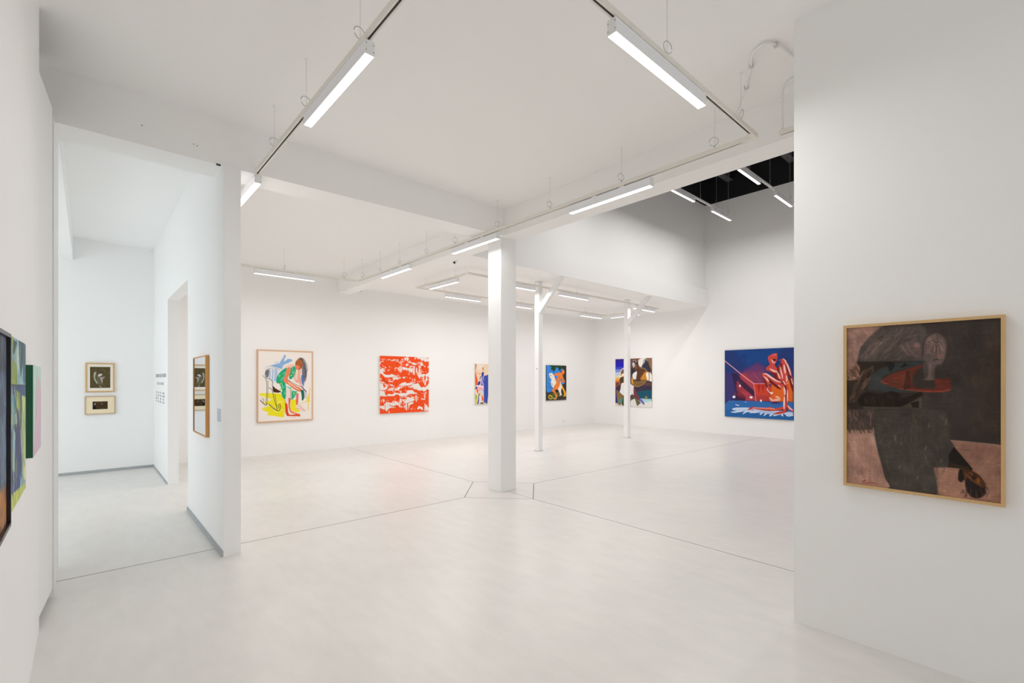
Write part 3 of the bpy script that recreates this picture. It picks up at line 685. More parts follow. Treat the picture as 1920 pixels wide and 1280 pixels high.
ART['dark']=(300,400,(66,58,53),[
('Q',(60,52,48),[526,0,1000,0,999,685,706,677,565,479],1,30),
('P',(74,62,54),[843,-8,1000,0,999,295,907,206],0.6,40),
('P',(62,48,40),[814,204,1000,165,999,641,841,633],0.6,50),
('T',[(78,66,56),(50,46,42),(86,70,60)],[568,3,997,6,996,676,666,661],88,151,9.4,110,0.22,4),
('P',(166,128,114),[0,0,275,1,181,60,109,128,78,218,1,278],1,10),
('T',[(190,152,136),(140,104,94),(150,112,102)],[4,11,252,9,97,137,72,218,4,268],60,75,16.9,60,0.35,6),
('P',(110,88,80),[62,35,146,49,157,99,85,102],0.4,16),
('P',(84,74,70),[181,60,275,1,526,2,587,199,524,311,238,310,97,218,109,138],1,18),
('T',[(110,92,84),(66,58,56),(126,104,92),(72,60,52)],[121,148,274,25,505,18,525,217,121,219],-48,122,11.3,110,0.35,7),
('T',[(136,112,100),(98,82,76)],[97,188,216,82,274,94,157,219],-52,113,11.3,30,0.5,8),
('P',(168,128,112),[-1,659,201,629,223,737,257,844,285,940,307,997,0,1000],1,4),
('T',[(186,144,128),(148,110,96),(170,126,112),(196,158,140)],[7,669,189,649,279,970,6,989],80,103,16.9,90,0.35,9),
('P',(190,156,136),[165,670,203,648,229,786,200,748],0.5,8),
('Q',(160,116,98),[711,677,999,685,1000,1000,624,998,605,842,700,833],1,2),
('T',[(176,134,116),(144,104,86),(168,124,104)],[745,693,995,693,995,989,634,988,615,850],-65,113,16.9,110,0.35,10),
('Q',(70,63,58),[195,529,523,499,687,513,711,677,735,711,695,829,605,842,625,905,636,995,336,995,285,930,234,786,203,668],1,8),
('T',[(96,86,74),(66,62,58),(88,76,64),(74,68,62)],[213,538,687,522,705,805,624,989,347,982,235,736],84,122,11.3,150,0.35,11),
('L',(136,118,96),[354,699,361,669],4.7,0.6,1),
('L',(136,118,96),[393,730,400,710],4.7,0.6,1),
('L',(136,118,96),[553,747,560,724],4.7,0.6,1),
('L',(136,118,96),[681,590,687,559],4.7,0.6,1),
('L',(136,118,96),[381,868,388,852],4.7,0.6,1),
('L',(136,118,96),[500,927,506,903],4.7,0.6,1),
('L',(136,118,96),[655,804,661,790],4.7,0.6,1),
('L',(136,118,96),[575,611,581,586],4.7,0.6,1),
('P',(78,64,58),[0,515,202,509,206,633,117,653,7,643],0.95,12),
('T',[(120,94,84),(64,52,46),(96,78,70),(150,116,104)],[5,525,196,519,201,629,13,648],86,113,9.4,60,0.5,12),
('T',[(60,48,44),(80,66,58)],[7,638,201,619,194,669,13,679],80,47,7.5,30,0.5,13),
('Q',(52,42,34),[2,340,97,218,541,222,542,508,20,522,2,494],0.95,2),  # dark inset with its teal patch: reflection in the glass painted into the artwork
('P',(54,60,59),[168,290,273,261,352,228,541,222,535,245,374,276,261,320,329,369,524,396,508,410,237,404,191,359],1,3),
('P',(62,62,62),[156,309,238,290,237,389,167,410],0.8,8),
('P',(48,36,30),[84,218,192,230,290,236,238,270,168,320,131,390,58,482,21,494,59,370,96,309],1,5),
('T',[(96,74,60),(40,30,26),(120,92,76)],[96,289,215,235,167,350,58,482,8,484],-60,113,8.5,70,0.5,14),
('P',(150,112,94),[3,273,72,228,102,264,77,330,3,335],0.8,6),
('T',[(60,42,32),(176,134,112),(90,64,50)],[5,273,96,238,96,319,7,330],70,47,8.5,30,0.7,15),
('P',(34,24,16),[89,451,155,410,237,424,328,403,384,416,406,445,524,405,532,442,427,483,394,498,118,503],1,3),
('T',[(56,42,28),(26,18,12),(70,52,34)],[95,451,328,408,406,445,395,493,130,496],75,56,8.5,60,0.5,16),
('Q',(84,78,66),[394,498,438,478,534,428,539,506,130,519,118,503],0.8,6),
('P',(36,26,20),[460,473,513,457,513,500,470,499],1,3),
('P',(30,30,30),[273,224,341,227,352,252,318,286,307,261,284,236],0.9,3),
('P',(24,22,22),[385,262,413,243,420,229,427,243,450,246,418,255],1,1),
('P',(46,50,50),[483,225,541,226,525,240],0.8,0),
('Q',(100,46,33),[249,344,318,300,385,281,525,245,541,240,524,311,540,330,712,325,715,393,607,404,524,400,384,387,295,369],1,2),
('P',(58,50,46),[471,320,525,254,545,320,607,334,612,385,482,377],0.95,3),
('T',[(122,54,36),(76,36,28),(104,58,46)],[272,339,461,282,460,368,351,368],20,56,9.4,40,0.5,17),
('L',(150,62,42),[384,387,524,400,627,402,707,392],7.5,0.9,0),
('L',(150,72,50),[255,344,278,354,306,359],4.7,0.9,0),
('B',(140,58,44),[632,343,16,7],0.8,2),
('T',[(118,54,44),(90,42,36)],[617,330,712,330,712,389,617,394],5,47,8.5,24,0.5,18),
('P',(50,30,22),[429,291,450,282,460,377,428,392,412,387],0.6,3),
('P',(112,90,86),[386,122,483,102,525,151,525,207,451,196,408,166],0.55,12),
('B',(150,110,104),[501,129,23,21],0.7,1.5),
('L',(134,112,106),[397,127,418,157,451,186],8.5,0.6,0),
('L',(136,114,106),[430,109,462,168,504,197],7.5,0.5,0),
('P',(100,84,80),[536,132,557,82,608,61,659,77,687,124,683,192,658,242,618,257,607,330,556,330,567,236,541,198],0.95,8),
('P',(140,110,104),[562,96,619,75,608,135,567,189,557,161],0.6,10),
('P',(136,106,98),[659,109,680,137,673,201,658,182],0.6,6),
('T',[(126,100,94),(86,74,70),(152,122,116)],[552,86,669,91,668,229,577,236],80,56,6.6,60,0.4,19),
('L',(60,50,48),[577,115,603,107,623,119],5.6,0.8,0),
('L',(170,140,132),[590,111,608,114],3.8,0.8,0),
('L',(180,146,138),[614,140,613,172],3.8,0.8,0),
('L',(60,50,48),[628,131,623,177,640,187],3.8,0.8,0),
('L',(176,142,134),[644,122,658,155,663,169],3.8,0.8,0),
('L',(180,110,100),[628,186,668,194],3.8,0.8,0),
('L',(50,40,38),[603,220,628,217,638,221],5.6,0.8,0),
('L',(156,104,96),[633,200,668,207],4.7,0.8,0),
('L',(60,48,46),[556,241,566,273,564,320],3.8,0.8,0),
('L',(130,104,98),[587,241,585,292,578,320],7.5,0.8,0),
('L',(56,46,44),[536,189,541,132,562,86,608,59],6.6,0.8,0),
('L',(150,124,114),[545,330,615,330],2.8,0.8,0),
('Q',(34,26,20),[703,755,733,713,764,746,812,796,842,828,836,841,783,833,697,833],1,2),
('P',(84,66,44),[705,805,812,819,830,835,705,833],0.4,5),
('P',(30,20,16),[764,837,797,842,807,869,778,908,756,896],1,3),
('P',(78,46,26),[783,835,830,835,877,857,909,894,918,928,909,965,877,986,830,979,802,932,792,879],1,4),
('T',[(140,84,36),(40,28,22),(20,16,18),(100,60,30)],[792,843,859,855,909,903,895,966,830,965,802,914],60,56,8.5,60,0.7,20),
('P',(30,26,30),[804,887,840,901,886,923,909,929,900,970,858,989,821,975,800,932],0.85,5),
('B',(150,90,30),[872,889,11,19],0.8,1.5),
('L',(92,58,34),[811,931,803,959,809,981],6.6,0.7,1),
('L',(92,58,34),[832,938,828,970,836,990],6.6,0.7,1),
('L',(92,58,34),[858,939,863,970,869,989],6.6,0.7,1),
('L',(92,58,34),[884,932,895,957,897,975],6.6,0.7,1),
('L',(50,40,40),[792,951,778,962,771,974],4.7,0.7,1),
('L',(50,40,40),[806,981,797,989],4.7,0.7,1),
('L',(50,40,40),[909,920,927,927],4.7,0.7,1),
('L',(34,28,32),[782,952,790,962,785,972],3.8,0.5,0),
('L',(34,28,32),[794,967,801,977,797,987],3.8,0.5,0),
('L',(34,28,32),[805,946,813,956,808,965],3.8,0.5,0),
('L',(34,28,32),[817,934,824,944,820,953],3.8,0.5,0),
('L',(34,28,32),[828,955,836,965,831,975],3.8,0.5,0),
('L',(34,28,32),[839,959,847,969,842,978],3.8,0.5,0),
('L',(34,28,32),[851,933,858,943,854,953],3.8,0.5,0),
('L',(34,28,32),[862,934,869,943,865,953],3.8,0.5,0),
('L',(34,28,32),[873,956,880,966,876,975],3.8,0.5,0),
('L',(34,28,32),[884,947,892,957,887,967],3.8,0.5,0),
('L',(34,28,32),[895,924,903,934,898,944],3.8,0.5,0),
('L',(34,28,32),[906,936,914,946,909,955],3.8,0.5,0),
('L',(34,28,32),[917,953,925,963,920,972],3.8,0.5,0),
('L',(34,28,32),[928,934,936,944,931,953],3.8,0.5,0),
('L',(200,166,150),[665,975,677,967,681,973],2.8,0.8,0),
('L',(186,150,136),[919,928,936,953,932,971],2.8,0.6,0),
('L',(60,46,44),[914,893,927,927,909,965],3.8,0.6,0),
('L',(156,56,44),[115,976,145,966,121,985,157,985,174,976,189,982,204,974,216,981,233,977],3.3,0.9,0),
('L',(180,150,136),[711,678,840,679,999,685],2.8,0.9,0),
('L',(188,160,140),[201,634,212,708,234,786],3.8,0.5,0),
('N',9,7,0.35,3),
('N',120,14,0.14,4),
('N',40,60,0.12,5)
])
ART['portrait']=(150,190,(92,108,130),[
('P',(60,70,84),[0,0,1000,0,988,182,0,215],0.8,30),
('P',(172,112,84),[0,179,591,136,807,188,793,315,542,418,0,435],1,10),
('P',(184,128,102),[535,164,775,189,779,297,656,306],0.8,8),
('P',(40,44,60),[0,43,370,27,771,83,825,152,591,136,0,172],1,8),
('P',(80,88,116),[0,435,600,419,853,499,829,741,0,813],1,14),
('P',(176,120,70),[0,737,734,787,976,794,1000,1000,0,1000],1,20),
('P',(110,130,150),[817,424,985,409,988,756,864,763],0.8,10),
('T',[(130,150,170),(60,70,90),(150,120,100),(70,90,130)],[0,0,1000,0,1000,1000,0,1000],78,218,18.5,110,0.45,21),
('N',12,20,0.4,6)
])
ART['abstract']=(110,190,(150,176,178),[
('P',(150,190,204),[0,0,1000,-6,1009,286,6,277],1,0),
('P',(150,166,84),[0,0,140,-3,88,122,338,160,377,278,6,277],1,3),
('P',(56,84,74),[140,17,370,19,198,99,109,101],1,3),
('P',(196,210,200),[335,42,584,66,436,202,338,138],1,3),
('P',(66,96,100),[493,-8,897,4,760,142,628,235,534,135],1,3),
('P',(86,104,120),[757,15,1000,6,1009,283,805,270],0.9,3),
('P',(76,98,136),[6,277,1009,283,984,464,9,448],1,0),
('P',(108,170,180),[28,326,203,340,230,520,33,550],1,3),
('P',(170,190,90),[318,310,591,336,508,580,346,483],1,4),
('P',(222,196,30),[9,437,73,445,74,502,11,508],1,1),
('P',(206,214,150),[698,350,981,367,998,949,795,902],1,4),
('P',(70,84,130),[12,549,444,532,710,800,455,963,40,919],1,5),
('P',(84,76,110),[344,418,542,447,627,701,426,816],1,4),
('P',(160,196,210),[96,513,254,564,213,794,102,761],1,3),
('P',(196,206,110),[-2,893,999,961,1000,1000,0,1000],1,4),
('P',(90,110,90),[566,358,726,385,677,590,545,537],1,4),
('T',[(60,90,100),(190,214,220),(120,140,60),(90,100,140),(206,210,150)],[0,3,1000,0,1000,998,21,988],82,99,4.4,130,0.7,22),
('T',[(70,100,140),(150,186,200),(170,186,90),(96,90,130),(200,208,150),(60,86,80)],[27,286,980,319,999,973,40,919],80,165,17.6,70,0.8,31),
('T',[(120,160,170),(160,176,100),(80,110,116)],[21,12,970,7,979,278,27,271],75,99,17.6,30,0.75,32),
('L',(40,44,60),[6,277,1009,288],4.4,1,0),
('N',10,40,0.4,7)
])
ART['pinkpanel']=(80,130,(198,226,212),[
('P',(214,190,206),[407,312,634,139,1018,328,1000,1000,42,985,191,693],1,5),
('P',(196,226,214),[0,0,467,-4,298,464,0,716],1,3),
('P',(224,196,210),[518,177,705,119,911,283,824,615,438,712],0.8,5),
('L',(44,60,66),[513,32,427,196,296,348,367,586],8.0,1,0),
('T',[(230,206,220),(186,214,214)],[83,646,928,621,945,972,85,980],85,160,8.0,30,0.5,23)
])
ART['head']=(110,125,(84,72,44),[
('T',[(100,86,54),(66,56,32),(112,92,60),(92,76,40)],[5,5,995,5,995,993,5,986],55,214,23.7,130,0.4,24),
('P',(132,132,110),[156,443,195,277,313,206,313,325,260,514,313,656,391,775,339,822,234,680],0.85,6),
('P',(196,200,180),[195,348,234,253,273,277,234,514,339,704,370,787,313,751,208,585],0.8,4),
('P',(120,118,96),[313,443,417,349,496,467,496,705,574,895,443,847,339,656],0.6,6),
('P',(214,208,214),[391,396,469,330,574,337,600,385,496,448,456,479,417,455],0.9,3),
('P',(170,160,160),[496,491,705,468,737,487,627,587,600,776,535,681],0.85,4),
('L',(214,206,196),[522,515,600,681,600,776],16.6,0.7,0),
('L',(50,36,24),[456,462,574,468,692,449],16.6,1,0),
('L',(50,40,28),[417,586,456,591],14.2,1,0),
('L',(206,204,190),[456,906,561,966],23.7,0.9,0),
('L',(140,136,96),[496,752,653,872,737,932],19.0,0.7,0),
('L',(150,140,110),[548,135,679,124,758,254],14.2,0.5,0),
('B',(190,190,180),[934,286,16,14],0.9,4)
])
ART['strip']=(90,60,(66,46,22),[
('P',(14,12,14),[-3,463,158,468,290,994,0,1000],1,6),
('P',(26,22,22),[0,0,261,-6,225,600,6,592],0.9,6),
('P',(150,140,134),[92,273,193,147,244,116,209,406,107,499],0.8,4),
('L',(190,180,170),[498,39,532,92],32.6,1,0),
('P',(150,140,120),[559,255,607,126,651,258],0.9,0),
('L',(160,150,130),[559,365,668,369],32.6,1,0),
('P',(90,60,34),[295,85,430,154,395,347,327,345],0.6,6),
('T',[(80,56,28),(54,38,18)],[261,20,997,26,997,960,291,961],5,391,39.1,30,0.5,25)
])
# ------------------------------------------------------------------ painter: fills a grid of vertex colours with the picture, no image files
def cm(pts, n=6):
    P = [np.array(p, float) for p in pts]
    if len(P) < 3: return P
    Q = [2 * P[0] - P[1]] + P + [2 * P[-1] - P[-2]]; out = []
    for i in range(1, len(Q) - 2):
        for k in range(n):
            t = k / n
            out.append(.5 * (2 * Q[i] + (Q[i + 1] - Q[i - 1]) * t + (2 * Q[i - 1] - 5 * Q[i] + 4 * Q[i + 1] - Q[i + 2]) * t * t + (3 * Q[i] - Q[i - 1] - 3 * Q[i + 1] + Q[i + 2]) * t ** 3))
    return out + [P[-1]]
class Paint:
    def __init__(s, w, h, bg):
        s.k = 2; s.w = w * 2; s.h = h * 2; s.im = np.empty((s.h, s.w, 3)); s.im[:] = bg
        s.sy = s.h / 1000.; s.sx = s.w / 1000.
    def pts(s, f): return [(f[i] * s.sx, f[i + 1] * s.sy) for i in range(0, len(f), 2)]
    def win(s, x0, x1, y0, y1):
        x0 = max(0, int(x0)); y0 = max(0, int(y0)); x1 = min(s.w, int(x1) + 2); y1 = min(s.h, int(y1) + 2)
        if x1 <= x0 or y1 <= y0: return None
        Y, X = np.mgrid[y0:y1, x0:x1] + .5
        return x0, x1, y0, y1, X, Y
    def mix(s, w, m, c):
        x0, x1, y0, y1 = w[:4]; r = s.im[y0:y1, x0:x1]; r += (np.array(c, float) - r) * m[..., None]
    def inside(s, X, Y, P):
        m = np.zeros(X.shape, bool); j = len(P) - 1
        for i in range(len(P)):
            xi, yi = P[i]; xj, yj = P[j]
            if yi != yj: m ^= ((yi > Y) != (yj > Y)) & (X < (xj - xi) * (Y - yi) / (yj - yi) + xi)
            j = i
        return m
    def Q(s, c, f, a=1, soft=0): s.P(c, f, a, soft, True)
    def P(s, c, f, a=1, soft=0, sharp=False):
        P = s.pts(f)
        if len(P) > 4 and not sharp:                                               # rounded brush outlines
            n = len(P); Q = [np.array(p) for p in P]; P = []
            for i in range(n):
                p0, p1, p2, p3 = Q[i - 1], Q[i], Q[(i + 1) % n], Q[(i + 2) % n]
                for t in (0, .25, .5, .75):
                    m0, m1 = (p2 - p0) * .36, (p3 - p1) * .36; a2, a3 = t * t, t * t * t
                    P.append((2 * a3 - 3 * a2 + 1) * p1 + (a3 - 2 * a2 + t) * m0 + (3 * a2 - 2 * a3) * p2 + (a3 - a2) * m1)
            P = [(p[0], p[1]) for p in P]
        r = soft * s.sy * .9; xs = [p[0] for p in P]; ys = [p[1] for p in P]
        w = s.win(min(xs) - r, max(xs) + r, min(ys) - r, max(ys) + r)
        if not w: return
        X, Y = w[4], w[5]; m = s.inside(X, Y, P).astype(float)
        if r > .5:
            d = np.full(X.shape, 1e9)
            for i in range(len(P)): d = np.minimum(d, s.seg(X, Y, P[i - 1], P[i]))
            t = np.clip(.5 + np.where(m > 0, d, -d) / (2 * r), 0, 1); m = t * t * (3 - 2 * t)
        s.mix(w, m * a, c)
    def seg(s, X, Y, p, q):
        dx, dy = q[0] - p[0], q[1] - p[1]; L2 = dx * dx + dy * dy + 1e-9
        t = np.clip(((X - p[0]) * dx + (Y - p[1]) * dy) / L2, 0, 1)
        return np.hypot(X - p[0] - t * dx, Y - p[1] - t * dy)
    def L(s, c, f, wd, a=1, taper=0):
        s.line(c, cm(s.pts(f)), max(wd * s.sy, 1.2), a, taper)
    def line(s, c, Q, wd, a, taper=0):
        xs = [q[0] for q in Q]; ys = [q[1] for q in Q]; w = s.win(min(xs) - wd, max(xs) + wd, min(ys) - wd, max(ys) + wd)
        if not w: return
        X, Y = w[4], w[5]; m = np.zeros(X.shape); n = len(Q)
        for i in range(n - 1):
            ww = wd * (math.sin(PI * (i + .7) / n) ** .6 if taper else 1)
            m = np.maximum(m, np.clip(ww / 2 - s.seg(X, Y, Q[i], Q[i + 1]) + .5, 0, 1))
        s.mix(w, m * a, c)
    def B(s, c, f, a=1, hard=1):
        cx, cy, rx, ry = f[0] * s.sx, f[1] * s.sy, max(f[2] * s.sx, .8), max(f[3] * s.sy, .8); R = 1.6
        w = s.win(cx - rx * R, cx + rx * R, cy - ry * R, cy + ry * R)
        if not w: return
        d = np.hypot((w[4] - cx) / rx, (w[5] - cy) / ry)
        s.mix(w, np.clip((1.15 - d) * hard, 0, 1) * a, c)
    def T(s, cs, f, ang, ln, wd, n, a, seed):
        R = random.Random(seed); P = s.pts(f); xs = [p[0] for p in P]; ys = [p[1] for p in P]; k = 0; tries = 0
        while k < n and tries < n * 12:
            tries += 1; x = R.uniform(min(xs), max(xs)); y = R.uniform(min(ys), max(ys))
            if not s.inside(np.array([[x]]), np.array([[y]]), P)[0, 0]: continue
            k += 1; t = math.radians(ang + R.gauss(0, 14)); l = ln * s.sy * R.uniform(.4, 1.1) / 2; b = R.uniform(-.18, .18) * l
            dx, dy = math.cos(t) * l, math.sin(t) * l
            q = [(x - dx, y - dy), (x - dx * .3 - dy * .2 + b, y - dy * .3 + dx * .1), (x + dx * .4, y + dy * .4 + b), (x + dx, y + dy)]
            q = [p for p in cm(q, 3) if s.inside(np.array([[p[0]]]), np.array([[p[1]]]), P)[0, 0]]
            if len(q) > 1: s.line(cs[R.randrange(len(cs))], q, max(wd * s.sy * R.uniform(.5, 1.3), 1.), a * R.uniform(.5, 1), 1)
    def N(s, fy, fx, amp, seed=1):
        rs = np.random.RandomState(seed)
        n = vnoise(s.h, s.w, fy, fx, rs) * .6 + vnoise(s.h, s.w, fy * 2.3, fx * 2.3, rs) * .4
        s.im *= (1 + amp * (n - .5))[..., None]
    def run(s, ops):
        for o in ops: getattr(s, o[0])(*o[1:])
        return s
    def out(s):
        return s.im.reshape(s.h // 2, 2, s.w // 2, 2, 3).mean((1, 3))
def vnoise(h, w, fy, fx, rs):
    g = rs.rand(int(fy) + 3, int(fx) + 3); y = np.linspace(0, fy, h); x = np.linspace(0, fx, w); yi = y.astype(int); xi = x.astype(int)
    ty = y - yi; tx = x - xi; ty = (ty * ty * (3 - 2 * ty))[:, None]; tx = (tx * tx * (3 - 2 * tx))[None]
    a = g[np.ix_(yi, xi)]; b = g[np.ix_(yi, xi + 1)]; c = g[np.ix_(yi + 1, xi)]; d = g[np.ix_(yi + 1, xi + 1)]
    return (a * (1 - tx) + b * tx) * (1 - ty) + (c * (1 - tx) + d * tx) * ty
def red_hills(w, h):
    # generic bands of red hills, pale cliffs and white water
    rs = np.random.RandomState(11); im = np.empty((h, w, 3)); red = np.array((240, 78, 22.)); wht = np.array((232, 226, 220.)); pk = np.array((246, 176, 160.))
    im[:] = wht; yy = np.arange(h)[:, None] / h; xs = np.arange(w) / w
    for b in range(13):
        y0 = -.02 + b * .082 + rs.uniform(-.015, .015)
        ridge = y0 + .05 * np.sin(xs * rs.uniform(3, 7) + rs.uniform(0, 6)) + .035 * (vnoise(1, w, 1, 9, rs)[0] - .5) + .03 * (vnoise(1, w, 1, 26, rs)[0] - .5)
        foot = ridge + .088 + .05 * vnoise(1, w, 1, 5, rs)[0] - .09 * np.clip((vnoise(1, w, 1, 3.4, rs)[0] - .60) * 9, 0, 1)
        m = (yy > ridge[None]) & (yy < foot[None])
        cl = vnoise(h, w, 34, 15, rs) * .5 + vnoise(h, w, 16, 40, rs) * .35 + vnoise(h, w, 60, 60, rs) * .35
        ms = vnoise(h, w, 9, 6, rs)
        col = np.where((cl > .66)[..., None] & (ms > .50)[..., None], pk, red); col = np.where((cl > .76)[..., None] & (ms > .52)[..., None], wht, col)
        col = np.where((cl < .36)[..., None] & (ms > .45)[..., None], red * .86, col)
        im = np.where(m[..., None], col, im)
        e = np.abs(yy - ridge[None]) < .006; im = np.where((e & (rs.rand(h, w) > .35))[..., None], red * .9, im)
    for k in range(9):                                                # pale leaning rock towers
        cx, cy = rs.uniform(.08, .92), rs.uniform(.08, .9); rw, rh = rs.uniform(.05, .09), rs.uniform(.05, .09)
        X = (xs[None] - cx) / rw; Yv = (yy - cy) / rh; d = np.abs(X) * .9 + np.clip(Yv + .2, -1, 1) * -.35 + np.abs(Yv) * .6
        m = d < .6; st = vnoise(h, w, 8, 70, rs)
        im = np.where(m[..., None], np.where((st > .52)[..., None], wht, np.where((st > .38)[..., None], pk, red)), im)
    return im
ARTM = bpy.data.materials.new('painted_surface'); ARTM.use_nodes = True
def _artm(m, rough, coat):
    N = m.node_tree.nodes; L = m.node_tree.links; b = N['Principled BSDF']
    at = N.new('ShaderNodeAttribute'); at.attribute_name = 'paint'; L.new(at.outputs['Color'], b.inputs['Base Color'])
    b.inputs['Roughness'].default_value = rough; b.inputs['Specular IOR Level'].default_value = coat
    tc = N.new('ShaderNodeTexCoord'); n = N.new('ShaderNodeTexNoise'); n.inputs['Scale'].default_value = 220; L.new(tc.outputs['Object'], n.inputs['Vector'])
    bp = N.new('ShaderNodeBump'); bp.inputs['Strength'].default_value = .05; bp.inputs['Distance'].default_value = .001; L.new(n.outputs['Fac'], bp.inputs['Height']); L.new(bp.outputs[0], b.inputs['Normal'])
_artm(ARTM, .6, .2)
def picture(name, img, w, h, parent, off=(0, 0, 0), curve=0.):
    # vertical grid facing local -Y; width along +X from -w/2 to w/2, height in z
    H_, W_ = img.shape[:2]
    x = np.linspace(-w / 2, w / 2, W_) + off[0]; z = np.linspace(h, 0, H_) + off[2]
    co = np.empty((H_, W_, 3)); co[..., 0] = x[None]; co[..., 1] = off[1]; co[..., 2] = z[:, None]
    me = bpy.data.meshes.new(name); me.vertices.add(W_ * H_); me.vertices.foreach_set('co', co.reshape(-1))
    i = np.arange((H_ - 1) * (W_ - 1)); r = i // (W_ - 1); c = i % (W_ - 1); a = r * W_ + c
    q = np.stack([a, a + W_, a + W_ + 1, a + 1], 1).reshape(-1)
    n = len(i); me.loops.add(n * 4); me.loops.foreach_set('vertex_index', q.astype(np.int32))
    me.polygons.add(n); me.polygons.foreach_set('loop_start', (np.arange(n) * 4).astype(np.int32))
    me.update(calc_edges=True)
    s = np.clip(img / 255., 0, 1); l = np.where(s <= .04045, s / 12.92, ((s + .055) / 1.055) ** 2.4)
    ca = me.color_attributes.new('paint', 'FLOAT_COLOR', 'POINT'); rgba = np.ones((H_ * W_, 4), np.float32); rgba[:, :3] = l.reshape(-1, 3)
    ca.data.foreach_set('color', rgba.reshape(-1)); me.materials.append(ARTM)
    o = bpy.data.objects.new(name, me); C.objects.link(o); o.parent = parent
    return o
def art(name):
    w, h, bg, ops = ART[name]; return Paint(w, h, bg).run(ops).out()
def frame_mb(w, h, fw, d, bev=.0015):
    m = MB()                                                        # outer size w x h, mitred, back at y=0, front at y=-d
    for (a, b, c, e) in (((0, 0), (w, 0), (w - fw, fw), (fw, fw)), ((w, 0), (w, h), (w - fw, h - fw), (w - fw, fw)), ((w, h), (0, h), (fw, h - fw), (w - fw, h - fw)), ((0, h), (0, 0), (fw, fw), (fw, h - fw))):
        P = [(x - w / 2, z) for x, z in (a, b, c, e)]
        f = [m.bm.verts.new((x, -d, z)) for x, z in P]; k = [m.bm.verts.new((x, 0, z)) for x, z in P]
        m.bm.faces.new(f); m.bm.faces.new(k[::-1])
        for i in range(4): m.bm.faces.new((f[i], k[i], k[(i + 1) % 4], f[(i + 1) % 4]))
    bmesh.ops.remove_doubles(m.bm, verts=m.bm.verts, dist=1e-5)
    return m
# faces: 'S' wall behind is at +Y (looks to -Y); 'W' hangs on a wall at +X (looks to -X); 'E' hangs on a wall at -X (looks to +X)
ROT = {'S': 0., 'W': -PI / 2, 'E': PI / 2}
def canvas(name, label, cat, img, w, h, d, pos, face, edge, group=None):
    r = empty(name, pos, ROT[face]); tag(r, label, cat, group)
    MB().box(-w / 2, w / 2, -d, -.003, 0, h, .001).build('stretched_canvas', M[edge], r)
    picture('painted_front', img, w - .002, h - .002, r, (0, -d - .0008, .001))
    return r
def framed(name, label, img, w, h, d, fw, pos, face, fm, inset=.006, mount=None, mm='mount', glass=False, group=None):
    r = empty(name, pos, ROT[face]); tag(r, label, 'framed picture', group)
    frame_mb(w, h, fw, d).build('frame', M[fm], r)
    MB().box(-w / 2 + fw * .5, w / 2 - fw * .5, -.006, -.002, fw * .5, h - fw * .5).build('backing_board', M['mount'], r)
    if mount:
        l, rr, b, t = mount                                          # mount widths inside the frame
        iw, ih = w - 2 * fw, h - 2 * fw
        m = MB(); m.box(-iw / 2 - .002, iw / 2 + .002, -d + inset, -d + inset + .002, fw - .002, h - fw + .002); m.build('mount_board', M[mm], r)
        pw, ph = iw - l - rr, ih - b - t
        picture('print', img, pw, ph, r, ((l - rr) / 2, -d + inset - .0015, fw + b))
    else:
        picture('artwork', img, w - 2 * fw, h - 2 * fw, r, (0, -d + inset, fw))
    return r
canvas_wall = 10.55
framed('framed_drawing', 'oak framed drawing of a figure in green dress bending over a rocking chair', art('rocking'), 1.10, 1.485, .035, .024, (3.10, 10.548, .670), 'S', 'oakpink')
canvas('painting', 'square painting of red and white hills on the back wall', 'painting', red_hills(170, 180), 1.36, 1.395, .045, (5.885, 10.548, .722), 'S', 'canvasedge')
canvas('painting', 'tall painting with orange triangle and blue figure, half hidden by the thick column', 'painting', art('fold'), 1.15, 1.14, .035, (8.65, 10.548, .850), 'S', 'canvasedge')
canvas('painting', 'painting of an orange rider on a rearing white horse', 'painting', art('rider'), .955, 1.14, .03, (11.44, 10.548, .868), 'S', 'darkedge')
canvas('painting', 'painting of dark bronze figures behind the farther slim post', 'painting', art('bronze'), 1.41, 1.585, .03, (13.488, 8.945, .657), 'W', 'canvasedge')
canvas('painting', 'big blue and red painting of a crouching figure on the far right wall', 'painting', art('crouch'), 2.012, 1.87, .04, (13.488, 4.906, .500), 'W', 'navyedge')
r_ = framed('framed_painting', 'large dark brown painting in a pale wood frame on the near right wall', art('dark'), .665, .945, .034, .0155, (3.370, .433, .923), 'W', 'oak', .010)  # the reflection in its glass is painted into the colours
framed('framed_picture', 'square oak framed pale head on brown, above the smaller picture in the corridor', art('head'), .367, .488, .03, .022, (.165, 10.458, 1.336), 'S', 'oak', .008, (.034, .034, .050, .044))
framed('framed_picture', 'small wide framed dark strip with broad cream mount, below the pale head picture', art('strip'), .388, .305, .025, .016, (.165, 10.458, .968), 'S', 'oakgrey', .006, (.082, .084, .070, .074), 'mountcream')
# reflective framed piece on the partition
M['mirror'] = mat('mirror_glass', (.80, .81, .85), .015, metal=1.)
mr = empty('wall_mirror', (.883, 5.745, .985), ROT['W'])
tag(mr, 'tall oak framed glass on the partition reflecting the two small corridor pictures', 'mirror')
frame_mb(.72, .80, .012, .030).build('frame', M['oakorange'], mr)
MB().box(-.35, .35, -.024, -.006, .010, .79).build('mirror_glass', M['mirror'], mr)
# near left wall
framed('framed_portrait', 'portrait in a black and lilac frame at the left edge of the photo', art('portrait'), .92, .615, .037, .012, (-.218, 1.75, 1.080), 'E', 'frameblack', .010)
canvas('painting', 'green and blue abstract canvas between the black framed portrait and the pink panel', 'painting', art('abstract'), .525, .61, .024, (-.218, 2.6075, 1.09), 'E', 'canvasedge')
canvas('painting', 'pale green and pink panel with a thick dark green edge on the left wall', 'painting', art('pinkpanel'), .47, .405, .043, (-.218, 3.155, 1.208), 'E', 'greenedge')
